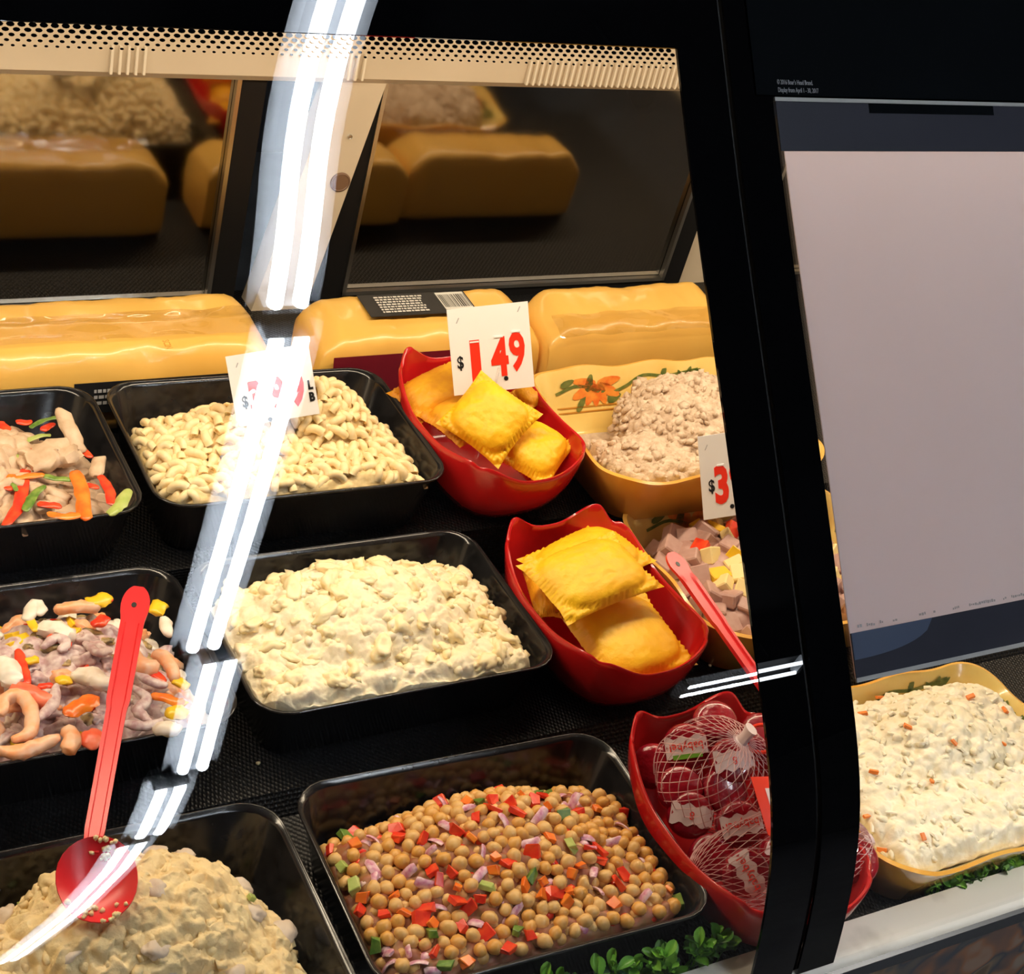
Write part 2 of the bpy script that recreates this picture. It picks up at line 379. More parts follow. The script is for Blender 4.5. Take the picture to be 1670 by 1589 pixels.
# ================================================================== THE DISPLAY CASE
XJ, XL, XR = .7834, .7364, .8258           # joint between panes, inner edges of the black borders
X0, X1 = -.45, 1.75
FZ = (-.012, .005, .066)                    # front, middle and rear deck levels
case = empty('display_case', (.65, 1.0, FLOOR_Z)); tag(case, 'black deli display case with sloping curved front glass', 'display case')
case_inv = Matrix.Translation((-.65, -1.0, -FLOOR_Z))
def cpart(mb, name, m, parent=None, smooth=True, sharp=35):
    o = mb.build(name, m, parent or case, smooth=smooth, sharp=sharp)
    if parent is None: o.matrix_local = case_inv.copy()
    return o
# deck in three tiers
mb = MB()
prof = [(.555, -.05), (.555, FZ[0]), (.835, FZ[0]), (.850, FZ[1]), (1.082, FZ[1]), (1.088, FZ[2]), (1.60, FZ[2]), (1.60, -.05)]
mb.loft([[(x, y, z) for y, z in prof] for x in (X1 - .02, X0 + .02)]); cpart(mb, 'deck_mat', M['mat'], smooth=False)
mb = MB(); mb.box((.65, 1.06, -.46), (X1 - X0, 1.02, .79)); cpart(mb, 'base_cabinet', M['blackmat'], smooth=False)
# sill, its front nose and the stone-look front panel
mb = MB(); prof = [(.529, -.05), (.529, .010), (.532, .016), (.540, .0185), (.564, .0185), (.564, -.05)]
mb.loft([[(x, y, z) for y, z in prof] for x in (X1, X0)]); cpart(mb, 'front_sill', M['sill'], sharp=50)
mb = MB(); mb.loft([[(x, y, z) for y, z in ((.5265, -.006), (.5400, -.006), (.55, -.8), (.50, -.8))] for x in (X1, X0)]); cpart(mb, 'front_panel', M['stone'], smooth=False)
mb = MB(); mb.loft([[(x, y, z) for y, z in ((.5255, -.007), (.5255, .0085), (.5300, .0105), (.54, .0105), (.54, -.007))] for x in (X1, X0)]); cpart(mb, 'base_rail', M['rail'], smooth=False)
# rear wall header, canopy, end panels
def lean(z): return 1.5648 - .06 * z          # plane of the rear doors
mb = MB(); mb.loft([[(x, y, z) for y, z in ((lean(.366) - .012, .366), (lean(.366) - .020, .374), (lean(.76) - .02, .76), (1.64, .76), (1.64, .366))] for x in (X1, X0)]); cpart(mb, 'rear_header', M['beige'], sharp=30)
mb = MB(); mb.loft([[(x, y, z) for y, z in ((1.035, .735), (1.025, .775), (1.64, .80), (1.64, .755), (1.08, .735))] for x in (X1, X0)]); cpart(mb, 'canopy', M['black'], smooth=False)
for x in (X0, X1):
    mb = MB(); pts = [(gy(z)[0] + .012, z) for z in [.0 + .05 * k for k in range(15)]] + [(1.62, .74), (1.62, .0)]
    mb.loft([[(x + s * .012, y, z) for y, z in pts] for s in (-1, 1)]); cpart(mb, 'end_panel', M['beige'], smooth=False)
# thin bright louvre ribs on the header, in three groups
for xa, nk in ((.735, 3), (.965, 30), (.30, 6), (.47, 5)):
    for k in range(nk):
        mb = MB(); mb.box((xa + k * .0086, lean(.385) - .023, .389), (.0026, .004, .030)); cpart(mb, 'header_rib', M['rib'], smooth=False)
# rear doors: dark mirror glass in black frames
def rear_door(x0, x1, off, edge_left):
    d = empty('rear_door', (0, 0, 0), 0, case); d.matrix_local = case_inv.copy()
    z0, z1 = .080, .372
    L = lambda x, z, o=0: (x, lean(z) + off + o, z)
    def panel(mb, xa, xb, za, zb, o0, o1):
        vs = [L(xa, za, o0), L(xb, za, o0), L(xb, zb, o0), L(xa, zb, o0), L(xa, za, o1), L(xb, za, o1), L(xb, zb, o1), L(xa, zb, o1)]
        mb.add(vs, [(0, 1, 2, 3), (7, 6, 5, 4), (0, 4, 5, 1), (1, 5, 6, 2), (2, 6, 7, 3), (3, 7, 4, 0)])
    mb = MB(); panel(mb, x0, x1, z0, z1, 0, .006); mb.build('glass_panel', M['door_mirror'], d, smooth=False)
    f = MB()
    panel(f, x0 - .03, x1 + .03, z0 - .03, z0, -.006, .012); panel(f, x0 - .03, x1 + .03, z1, z1 + .02, -.006, .012)
    panel(f, x0 - .03, x0, z0, z1, -.006, .012); panel(f, x1, x1 + .03, z0, z1, -.006, .012)
    fr = f.build('frame', M['blackmat'], d, smooth=False)
    e = MB(); panel(e, x0, x1, z0, z0 + .005, -.009, -.001)
    panel(e, x1 - .005, x1, z0, z1, -.009, -.001); panel(e, x0, x0 + .005, z0, z1, -.009, -.001)
    e.build('steel_edge', M['steel'], fr, smooth=False)
rear_door(-.40, .619, 0, False)
rear_door(.790, 1.280, 0, True)
rear_door(1.42, 1.70, 0, True)
mb = MB(); mb.box((1.345, 1.575, .23), (.075, .02, .34)); cpart(mb, 'door_jamb', M['beige'], smooth=False)
# cream post between the doors with a round hole plug and a small screw
post = MB()
def postpt(x, z, o): return (x, lean(z) - .012 + o, z)
vs = []
for o in (0, .035):
    vs += [postpt(.672, .066, o), postpt(.742, .066, o), postpt(.792, .38, o), postpt(.730, .38, o)]
post.add(vs, [(0, 1, 2, 3), (7, 6, 5, 4), (0, 4, 5, 1), (1, 5, 6, 2), (2, 6, 7, 3), (3, 7, 4, 0)])
po = cpart(post, 'rear_post', M['beige'], smooth=False)
nrm = Vector((0, -1, -.06)).normalized()
for nm, cx, cz, rd, mm in (('hole_plug', .756, .241, .0125, mat('brown_plug', (.22, .13, .08), .4)), ('screw', .757, .300, .0028, M['steel'])):
    k = MB(); F = frame(postpt(cx, cz, -.0005), nrm, (1, 0, 0))
    k.loft([[F @ Vector((rd * s * math.cos(a * math.pi / 12), rd * s * math.sin(a * math.pi / 12), h)) for a in range(24)] for s, h in ((1, -.002), (1, .001), (.85, .002), (.8, .0012))])
    k.build(nm, mm, po)
# front panes with black borders; dotted edge along the top
TH = .006
def pane(x0, x1):
    g = glass_sheet(x0, x1, .018, .742, 0, TH); o = cpart(g, 'front_glass_pane', [M['glass'], M['glass_in']], sharp=60); return o
paneL = pane(X0 + .01, XJ - .0035); paneR = pane(XJ + .0035, X1 - .01)
def border(parent, x0, x1, z0, z1, nz=40):
    g = glass_sheet(x0, x1, z0, z1, .0008, .0024, nz); g.build('black_border', [M['frit'], M['frit']], parent, sharp=60)
border(paneL, XL, XJ - .0030, .017, .743)
border(paneR, XJ + .0030, XR, .017, .743)
border(paneL, X0 + .011, XL, .6335, .743, 12)
border(paneR, XR, X1 - .011, .604, .743, 12)
g = glass_sheet(XJ - .0050, XJ + .0050, .016, .745, -.0036, .006); cpart(g, 'joint_seal', [M['blackmat'], M['blackmat']], sharp=60)
# dots: five shrinking rows
mb = MB()
rows = 5; pitch = .0068
for r in range(rows):
    z = .6318 - r * .0026; rad = .0027 * (1 - .13 * r)
    n = int((XL - .15) / pitch)
    for k in range(n):
        x = .15 + (k + .5 * (r % 2)) * pitch
        y, s = gy(z); F = frame(gp(x, z, .0010), (0, -1, s), (1, 0, 0))
        mb.add([F @ Vector((rad * math.cos(a * math.pi / 4), rad * .62 * math.sin(a * math.pi / 4), 0)) for a in range(8)], [tuple(range(8))])
o = mb.build('border_dots', M['frit'], paneL, smooth=False); o['kind'] = 'stuff'
# case lamp under the canopy
lamp = MB(); prof = [(1.075, .735), (1.075, .690), (1.082, .684), (1.150, .715), (1.155, .735)]
lamp.loft([[(x, y, z) for y, z in prof] for x in (X1 - .03, X0 + .03)]); lo = cpart(lamp, 'lamp_housing', M['fixture'], smooth=False)
mb = MB(); mb.tube([(X0 + .05, 1.125, .682), (X1 - .05, 1.125, .682)], .011, 12); mb.build('lamp_tube', M['case_tube'], lo)
ld = bpy.data.lights.new('case_lamp_light', 'AREA'); ld.shape = 'RECTANGLE'; ld.size = X1 - X0 - .12; ld.size_y = .03
ld.energy = CASE_LAMP_POWER; ld.color = (1.0, .81, .57)
lob = bpy.data.objects.new('case_lamp_light', ld); COL.objects.link(lob); lob.parent = case
lob.matrix_local = case_inv @ Matrix.Translation(((X0 + X1) / 2, 1.125, .668)) @ Matrix.Rotation(R(-8), 4, 'X')

# ================================================================== POSTER AND CARD ON THE RIGHT PANE
pst = empty('poster', gp(.98, .25)[:]); tag(pst, 'large blank pale grey poster with dark bands on the right pane', 'poster')
pinv = Matrix.Translation(-gp(.98, .25))
def psheet(name, m, x0, x1, z0, z1, off, th, nz=30, parent=None):
    g = glass_sheet(x0, x1, z0, z1, off, th, nz); o = g.build(name, [m, m], parent or pst, sharp=60)
    if parent is None: o.matrix_local = pinv
    return o
PX0, PX1 = .8305, 1.46
sheet = psheet('paper', M['poster_white'], PX0, PX1, .2435, .6025, .0022, .0010, 40)
psheet('top_band', M['poster_navy'], PX0 - .004, PX1, .5705, .6025, .0030, .0007, 6, sheet)
psheet('bottom_band', M['poster_navy'], PX0, PX1, .2435, .2715, .0030, .0007, 6, sheet)
psheet('dark_strip', M['poster_black'], .925, 1.07, .5955, .6020, .0033, .0003, 3, sheet)
psheet('top_edge_rail', M['edge_grey'], PX0 - .005, PX1, .6020, .6045, .0036, .0022, 3)
psheet('bottom_edge_rail', M['edge_grey'], PX0, PX1, .2412, .2440, .0034, .0018, 3)
# half-round slate blue patch printed at the band's left end
mb = MB(); vs = []
for k in range(13):
    x = PX0 + .0005 + .088 * k / 12; top = .2716; bot = .2716 - .0165 * math.sqrt(max(0, 1 - (k / 12) ** 2.4))
    vs += [gp(x, top, .0034), gp(x, bot, .0034)]
mb.add(vs, [(2 * k, 2 * k + 1, 2 * k + 3, 2 * k + 2) for k in range(12)]); mb.build('blue_patch', M['poster_blue'], sheet, smooth=False)
# cut-off tops of a printed line along the band
rnd = random.Random(5); mb = MB()
for a, b in ((.838, .841), (.848, .857), (.862, .866), (.876, .880), (.905, .911), (.921, .922), (.943, .951), (.962, .977), (.979, .993), (1.002, 1.005), (1.012, 1.030)):
    x = a
    while x < b:
        w = .0012 + rnd.random() * .0012; z = .2738 + rnd.random() * .0006; h = .0010 + .0010 * rnd.random()
        mb.add([gp(x, z, .0034), gp(x + w, z, .0034), gp(x + w, z + h, .0034), gp(x, z + h, .0034)], [(0, 1, 2, 3)]); x += w + .0006
o = mb.build('cut_off_print', M['ink_grey'], sheet, smooth=False); o['kind'] = 'stuff'
crd = empty('header_card', gp(1.1, .64)[:]); tag(crd, 'black card with tiny white print above the pale poster', 'sign')
g = glass_sheet(.8085, 1.55, .606, .735, .0024, .0012, 14); cs = g.build('card', [M['poster_black'], M['poster_black']], crd, sharp=60); cs.matrix_local = Matrix.Translation(-gp(1.1, .64))
for txt, z in (("© 2016 Boar's Head Brand.", .6142), ('Display from April 1 - 30, 2017', .6092)):
    me = text_mesh(txt, .0054, 'ink_grey', .62 if 'Boar' in txt else .62, align='LEFT', extrude=.0001)
    y, s = gy(z); F = frame(gp(.8305, z, .0027), (0, -1, s), (1, 0, 0)); link_mesh('small_print', me, cs, mat4=F)

# ================================================================== PANS
PW, PD, PH = .150, .1075, .068
def make_pan_mesh():
    mb = MB()
    rings = [ring3(.128, .0860, .022, 0), ring3(.132, .0900, .024, .003), ring3(.1445, .1020, .030, .060), ring3(.1490, .1065, .032, .0645), ring3(.1500, .1075, .033, .0665), ring3(.1490, .1065, .032, .068),
             ring3(.1465, .1040, .030, .0675), ring3(.1440, .1015, .029, .064), ring3(.1320, .0895, .024, .008), ring3(.1280, .0855, .022, .004)]
    mb.loft(rings); return mb.mesh('pan_body', M['pan'], True, 60)
pan_me = make_pan_mesh()
mb = MB(); mb.tube([(x, y, .0672) for x, y in rr(.1492, .1067, .032, 96)], .0014, 6, closed=True); rim_me = mb.mesh('pan_rim', M['pan'])
def pan(cx, cy, tier, rz, label):
    t = empty('deli_pan', (cx, cy, FZ[tier]), rz); tag(t, label, 'pan', 'black rectangular deli pans')
    b = link_mesh('body', pan_me, t); link_mesh('rim', rim_me, b); return t
def pan_half(z):
    k = max(0, min(1, (z - .006) / .058)); return .1300 + .0150 * k, .0875 + .0150 * k
P_mac = pan(.5656, 1.1998, 2, -.0146, 'black pan of macaroni salad beside the scalloped red bowls')
P_pot = pan(.588, .9794, 1, 0, 'black pan of potato salad in the middle row')
P_chk = pan(.586, .6974, 0, -.0281, 'black pan of chickpea salad in the front row')
P_chn = pan(.255, 1.2025, 2, 0, 'black pan of chicken and pepper strips at far left')
P_sea = pan(.277, .9835, 1, 0, 'black pan of mixed seafood salad under the red spoon handle')
P_cs = pan(.272, .697, 0, -.01, 'black pan of chicken salad holding the red spoon scoop')

# ------------------------------------------------------------------ mounds of food
def superd(u, v, c): return (abs(u - c[0]) / c[2]) ** c[5] + (abs(v - c[1]) / c[3]) ** c[5]
class Mound:
    """height above the pan floor; bumps = (cu, cv, ru, rv, height, power, steepness)"""
    def __init__(s, bumps, half, base=0., tilt=(0, 0)): s.b = bumps; s.half = half; s.base = base; s.tilt = tilt
    def h(s, u, v):
        z = s.base
        for c in s.b:
            d = superd(u, v, c)
            if d < 1: z = max(z, c[4] * (1 - d) ** c[6])
        return z * (1 - .16 * smooth01((max(abs(u), abs(v)) - .84) / .16))
    def p(s, u, v):
        z = s.h(u, v); hx, hy = s.half(z); return Vector((u * hx, v * hy, z))
    def n(s, u, v):
        e = .02; a = s.p(u + e, v) - s.p(u - e, v); b = s.p(u, v + e) - s.p(u, v - e); return a.cross(b).normalized()
def mound_mesh(md, nu, nv, disp, mats, name, seed=0, corner=.30):
    mb = MB(); off = Vector((seed * 3.1, seed * 1.7, seed * .9))
    def fn(a, b):
        u, v = a * 2 - 1, b * 2 - 1
        # round the corners of the square domain
        q = max(abs(u), abs(v)); 
        if abs(u) > 1 - corner and abs(v) > 1 - corner:
            du, dv = abs(u) - (1 - corner), abs(v) - (1 - corner); L = math.hypot(du, dv)
            if L > 0:
                mxx = max(du, dv); k = mxx / L
                u = math.copysign(1 - corner + du * k, u); v = math.copysign(1 - corner + dv * k, v)
        p = md.p(u, v)
        edge = smooth01(p.z / .02)
        if a in (0, 1) or b in (0, 1): fx, fy = md.half(0); return Vector((u * fx * .99, v * fy * .99, .0050))      # skirt down to the floor
        q = p + disp(p + off, u, v) * edge + Vector((0, 0, .0035)); hx, hy = md.half(p.z)
        return Vector((max(-hx, min(hx, q.x)), max(-hy, min(hy, q.y)), q.z))
    mb.grid(nu, nv, fn); return mb.mesh(name, mats, True, None)
def lumps(p, scale, amp):
    d = noise.voronoi(p * scale)[0]; return amp * (1 - min(1.0, d[0] * 1.25) ** 2)
def fbm(p, scale, amp, oct=4):
    return amp * noise.fractal(p * scale, .9, 2.1, oct)

def granules(md, parent, mats, n, rmin, rad, seed, amp=.35, sink=.0045, flat=.75, name='crumbles', sub=1):
    rnd = random.Random(seed); mb = MB(); vs, fs = ICO1 if sub == 1 else ICO2
    for (u, v, p, nn) in scatter(md, rnd, n, rmin, tries=n * 60):
        r = rnd.uniform(*rad); F = frame(p + nn * sink * rnd.uniform(.6, 1.3), (nn + rand_dir(rnd) * .6), rand_dir(rnd)); o = rand_dir(rnd) * 9; mb.mi = rnd.randrange(len(mats))
        ax = (rnd.uniform(.8, 1.5), rnd.uniform(.7, 1.1), flat)
        mb.add([F @ V((q.x * ax[0] * r, q.y * ax[1] * r, q.z * ax[2] * r)) * 1.0 + (F.to_3x3() @ q) * (r * amp * noise.noise(q * 1.7 + o)) for q in vs], fs)
    o = mb.build(name, mats, parent, sharp=None); o['kind'] = 'stuff'; return o
# ------------------------------------------------------------------ scattered pieces
def scatter(md, rnd, n, rmin, test=None, tries=12000):
    pts = []; out = []
    for _ in range(tries):
        u, v = rnd.uniform(-.94, .94), rnd.uniform(-.895, .93)
        if abs(u) > .72 and abs(v) > .72 and math.hypot(abs(u) - .72, abs(v) - .72) > .22: continue
        if test and not test(u, v): continue
        p = md.p(u, v); p.x *= .985; p.y *= .985
        if p.z < .014: continue
        if all((p - q).length_squared > rmin * rmin for q in pts):
            pts.append(p); out.append((u, v, p, (md.n(u, v) + Vector((0, 0, 1.0))).normalized()))
            if len(out) >= n: break
    return out
def rand_dir(rnd):
    while True:
        v = Vector((rnd.uniform(-1, 1), rnd.uniform(-1, 1), rnd.uniform(-1, 1)))
        if .1 < v.length < 1: return v.normalized()
def ico_points(sub=2):
    import bmesh
    bm = bmesh.new(); bmesh.ops.create_icosphere(bm, subdivisions=sub, radius=1)
    bm.verts.ensure_lookup_table(); vs = [v.co.copy() for v in bm.verts]; fs = [tuple(v.index for v in f.verts) for f in bm.faces]; bm.free(); return vs, fs
ICO1 = ico_points(1); ICO2 = ico_points(2); ICO3 = ico_points(3)
def blob_mesh(name, m, rad, seed, amp=.18, freq=1.6, sub=2, fine=.0):
    vs, fs = ICO2 if sub == 2 else ICO3; mb = MB(); off = Vector((seed * 7.3, seed * 2.1, -seed))
    out = []
    for v in vs:
        k = 1 + amp * noise.noise(v * freq + off) * 2 + (fine * noise.noise(v * freq * 4 + off) if fine else 0)
        out.append((v.x * rad[0] * k, v.y * rad[1] * k, v.z * rad[2] * k))
    mb.add(out, fs); return mb.mesh(name, m, True, None)
def dice_mesh(name, m, sz, seed, wob=.12):
    rnd = random.Random(seed); mb = MB()
    vs = [Vector((a * sz[0] / 2 * (1 + rnd.uniform(-wob, wob)), b * sz[1] / 2 * (1 + rnd.uniform(-wob, wob)), c * sz[2] / 2 * (1 + rnd.uniform(-wob, wob)))) for c in (-1, 1) for b in (-1, 1) for a in (-1, 1)]
    # chamfered block: each face inset and joined
    F = [(0, 2, 3, 1), (4, 5, 7, 6), (0, 1, 5, 4), (2, 6, 7, 3), (0, 4, 6, 2), (1, 3, 7, 5)]
    import bmesh
    bm = bmesh.new(); bv = [bm.verts.new(v) for v in vs]
    for f in F: bm.faces.new([bv[i] for i in f])
    bmesh.ops.bevel(bm, geom=list(bm.edges), offset=min(sz) * .10, segments=1, affect='EDGES')
    me = bpy.data.meshes.new(name); bm.to_mesh(me); bm.free(); me.materials.append(m); return me
def strip_mesh(name, m, L, w, th, bend, seed, n=7):
    """a bent strip of vegetable, curved about y"""
    rnd = random.Random(seed); pts = []
    for k in range(n):
        t = k / (n - 1) - .5; a = t * bend
        pts.append((math.sin(a) / max(bend, 1e-3) * L if bend else t * L, .15 * L * math.sin(t * 3 + seed) * .5, (math.cos(a) - 1) / max(bend, 1e-3) * L if bend else 0))
    mb = MB(); mb.tube(pts, [w / 2 * (.75 if k in (0, n - 1) else 1) for k in range(n)], 8, True, th / w, (0, 0, 1)); return mb.mesh(name, m, True, 60)
def place(me, name, parent_mw, p, n, rnd, tilt=.35, sink=0., spin=None, label=None, cat=None, group=None, sc=1.0):
    nn = (n + rand_dir(rnd) * tilt).normalized(); a = rnd.uniform(0, 6.283) if spin is None else spin
    F = frame(p + n * sink, nn, Vector((math.cos(a), math.sin(a), .01)))
    o = bpy.data.objects.new(name, me); COL.objects.link(o)
    o.matrix_world = parent_mw @ F @ Matrix.Scale(sc, 4)
    return tag(o, label, cat, group)
def mw(o): return Matrix.Translation(o.location) @ Matrix.Rotation(o.rotation_euler.z, 4, 'Z')

# ---- macaroni salad
def elbow_mesh(seed):
    rnd = random.Random(seed); mb = MB(); R0 = .0070 * rnd.uniform(.9, 1.25); arc = R(rnd.uniform(80, 130)); r = .0041; n = 9; k = 6
    rings = []
    def ringat(a, rad): 
        c = Vector((R0 * math.sin(a), 0, R0 * math.cos(a) - R0 * .5)); o = Vector((math.sin(a), 0, math.cos(a)))
        return [c + o * (rad * math.cos(2 * math.pi * j / n)) + Vector((0, 1, 0)) * (rad * math.sin(2 * math.pi * j / n)) for j in range(n)]
    A = [-arc / 2 + arc * i / k for i in range(k + 1)]
    rings = [ringat(A[0] + .25, r * .45), ringat(A[0], r * .5)] + [ringat(a, r) for a in A] + [ringat(A[-1], r * .5), ringat(A[-1] - .25, r * .45)]
    mb.loft(rings); return mb.mesh('elbow', M['mac'], True, 50)
mac_md = Mound([(-.14, -.42, 1.12, 1.0, .064, 5.0, .36), (.34, .10, .52, .80, .100, 2.0, .8), (-.34, -.02, .66, .80, .080, 2.0, .75)], pan_half)
d_ = lambda p, u, v: Vector((0, 0, 1)) * (lumps(p, 110, .006) + fbm(p, 30, .003))
o = link_mesh('macaroni_salad', mound_mesh(mac_md, 110, 80, d_, M['mac_bed'], 'macaroni_salad', 1), None); o.matrix_world = mw(P_mac)
tag(o, 'creamy macaroni salad bed heaped in the rear black pan', 'pasta salad', kind='stuff'); MACBED = o
elbows = [elbow_mesh(i) for i in range(6)]; rnd = random.Random(12); mb = MB()
for (u, v, p, n) in scatter(mac_md, rnd, 330, .0092, tries=20000):
    e = rnd.choice(elbows); F = frame(p + n * .002, n + rand_dir(rnd) * .6, rand_dir(rnd)); mb.add([F @ q.co for q in e.vertices], [tuple(f.vertices) for f in e.polygons])
o = mb.build('macaroni_layer', M['mac'], MACBED, sharp=50); o['kind'] = 'stuff'
rnd = random.Random(11)
for k, (u, v, p, n) in enumerate(scatter(mac_md, rnd, 300, .0105, tries=30000)):
    place(rnd.choice(elbows), 'elbow_macaroni', mw(P_mac), p, n, rnd, .55, .0065, label='small cream elbow macaroni in the macaroni salad', cat='pasta', group='elbow macaroni in the macaroni salad', sc=rnd.uniform(.92, 1.15))

# ---- potato salad
pot_md = Mound([(-.12, -.34, 1.12, 1.12, .066, 6.0, .34), (-.08, -.02, .98, .98, .094, 2.4, .62)], pan_half)
d_ = lambda p, u, v: Vector((0, 0, 1)) * (lumps(p, 46, .0075) + lumps(p + Vector((.3, .1, 0)), 105, .0022) + fbm(p, 60, .0018, 5) + fbm(p, 260, .0007, 3)) + Vector((noise.noise(p * 80), noise.noise(p * 80 + Vector((5, 5, 5))), 0)) * .0016
o = link_mesh('potato_salad', mound_mesh(pot_md, 280, 210, d_, M['potato'], 'potato_salad', 2), None); o.matrix_world = mw(P_pot)
tag(o, 'lumpy pale potato salad heaped in the middle black pan', 'potato salad', kind='stuff'); granules(pot_md, o, [M['potato'], M['potato_chunk']], 420, .0075, (.0028, .0060), 22, .9, .006, .8)
rnd = random.Random(21); pcs = [blob_mesh('chunk', M['potato_chunk'], (.010 + .003 * (i % 3), .009, .0070), i + 3, .30, 1.5, 3, .22) for i in range(6)]
for (u, v, p, n) in scatter(pot_md, rnd, 70, .0175):
    place(rnd.choice(pcs), 'potato_chunk', mw(P_pot), p, n, rnd, .4, .0075, label='soft pale potato chunk in the potato salad', cat='potato', group='potato chunks in the potato salad', sc=rnd.uniform(.6, 1.05))

# ---- chicken salad (front left)
cs_md = Mound([(-.10, -.45, 1.05, .95, .068, 4.5, .42), (.05, .05, .80, .86, .100, 2.2, .55), (-.75, -.1, .6, .8, .082, 2.2, .6)], pan_half)
def d_(p, u, v):
    r = 1 - abs(noise.noise(p * 60 + Vector((1, 2, 3)))) * 2
    return Vector((0, 0, 1)) * (lumps(p, 48, .009) + r * .0035 + fbm(p, 130, .0022)) + Vector((noise.noise(p * 120), noise.noise(p * 120 + Vector((5, 5, 5))), 0)) * .003
o = link_mesh('chicken_salad', mound_mesh(cs_md, 260, 190, d_, M['chsalad'], 'chicken_salad', 3), None); o.matrix_world = mw(P_cs)
tag(o, 'shredded tan chicken salad heaped around the red spoon', 'chicken salad', kind='stuff'); granules(cs_md, o, [M['chsalad']], 480, .007, (.0025, .0060), 33, 1.1, .006, .7)
rnd = random.Random(31); pcs = [blob_mesh('chunk', M['chgrey'] if i % 2 else M['chsalad'], (.012, .009, .006), i + 13, .22, 1.4, 3, .16) for i in range(6)]
for (u, v, p, n) in scatter(cs_md, rnd, 46, .021):
    place(rnd.choice(pcs), 'chicken_chunk', mw(P_cs), p, n, rnd, .4, .0075, label='greyish tan chicken chunk in the chicken salad', cat='chicken', group='chicken chunks in the chicken salad', sc=rnd.uniform(.6, 1.05))
rnd = random.Random(32); gm = dice_mesh('bit', M['lgpep'], (.006, .005, .004), 1)
for (u, v, p, n) in scatter(cs_md, rnd, 9, .03):
    place(gm, 'celery_bit', mw(P_cs), p, n, rnd, .4, .012, label='tiny pale green celery bit in the chicken salad', cat='celery', group='celery bits in the chicken salad')

# ---- chickpea salad
ck_md = Mound([(-.04, -.40, 1.14, 1.12, .054, 6.0, .36), (.0, -.05, .98, 1.0, .070, 2.4, .62)], pan_half)
d_ = lambda p, u, v: Vector((0, 0, 1)) * (lumps(p, 90, .006))
o = link_mesh('chickpea_salad', mound_mesh(ck_md, 110, 80, d_, M['pea_bed'], 'chickpea_salad', 4), None); o.matrix_world = mw(P_chk)
tag(o, 'dressed chickpea and vegetable bed under the top chickpeas', 'bean salad', kind='stuff')
CKBED = o
def chickpea_mesh(seed):
    vs, fs = ICO2; mb = MB(); off = Vector((seed, seed * 2, seed * 3)); out = []
    for v in vs:
        k = 1 + .10 * noise.noise(v * 1.8 + off)
        groove = math.exp(-(v.y / .22) ** 2) * max(0, v.z) * .16; beak = max(0, v.x) ** 6 * .22
        out.append(((v.x * (1 + beak)) * k * .0064, v.y * k * .0058, v.z * k * (1 - groove) * .0058))
    mb.add(out, fs); return mb.mesh('chickpea', M['pea2'] if seed % 3 == 0 else M['pea'], True, None)
peas = [chickpea_mesh(i) for i in range(7)]
bits = {'pepper': [dice_mesh('bit', M['rpep'] if i % 4 else M['opep'], (.010 + .004 * (i % 2), .007 + .002 * (i % 3), .0045), i + 40, .42) for i in range(7)],
        'onion': [strip_mesh('bit', M['onion'], .014 + .003 * (i % 2), .007, .003, .9, i + 50) for i in range(4)],
        'green': [dice_mesh('bit', M['gpep'] if i % 2 else M['lgpep'], (.010, .007, .005), i + 60, .4) for i in range(4)]}
info = {'pepper': ('red_pepper_bit', 'diced red pepper bit in the chickpea salad', 'pepper', 'red pepper bits in the chickpea salad'),
        'onion': ('red_onion_slice', 'thin red onion slice in the chickpea salad', 'onion', 'red onion slices in the chickpea salad'),
        'green': ('green_pepper_bit', 'chopped green pepper bit in the chickpea salad', 'pepper', 'green pepper bits in the chickpea salad')}
rnd = random.Random(40); mb = MB()
for (u, v, p, n) in scatter(ck_md, rnd, 420, .0086, tries=30000):
    c = p + n * .0025; k = rnd.uniform(.0052, .0062); mb.mi = rnd.choices((0, 1, 2), (.8, .12, .08))[0]; mb.add([c + q * k for q in ICO2[0]], ICO2[1])
o = mb.build('chickpea_layer', [M['pea'], M['rpep'], M['onion']], CKBED, sharp=None); o['kind'] = 'stuff'
rnd = random.Random(41)
for (u, v, p, n) in scatter(ck_md, rnd, 430, .0094, tries=40000):
    q = rnd.random(); wm = math.exp(-((u + .05) ** 2 + (v - .0) ** 2) / .35)
    if q < .58 + .20 * (1 - wm): place(rnd.choice(peas), 'chickpea', mw(P_chk), p, n, rnd, .9, .0068 + rnd.uniform(0, .003), label='round tan chickpea in the chickpea salad', cat='chickpea', group='chickpeas in the chickpea salad', sc=rnd.uniform(.9, 1.12))
    else:
        kind = rnd.choices(('pepper', 'onion', 'green'), (.55, .28, .17))[0]; nm, lb, ct, gr = info[kind]
        place(rnd.choice(bits[kind]), nm, mw(P_chk), p, n, rnd, .8, .0085 + rnd.uniform(0, .003), label=lb, cat=ct, group=gr, sc=rnd.uniform(.8, 1.2))

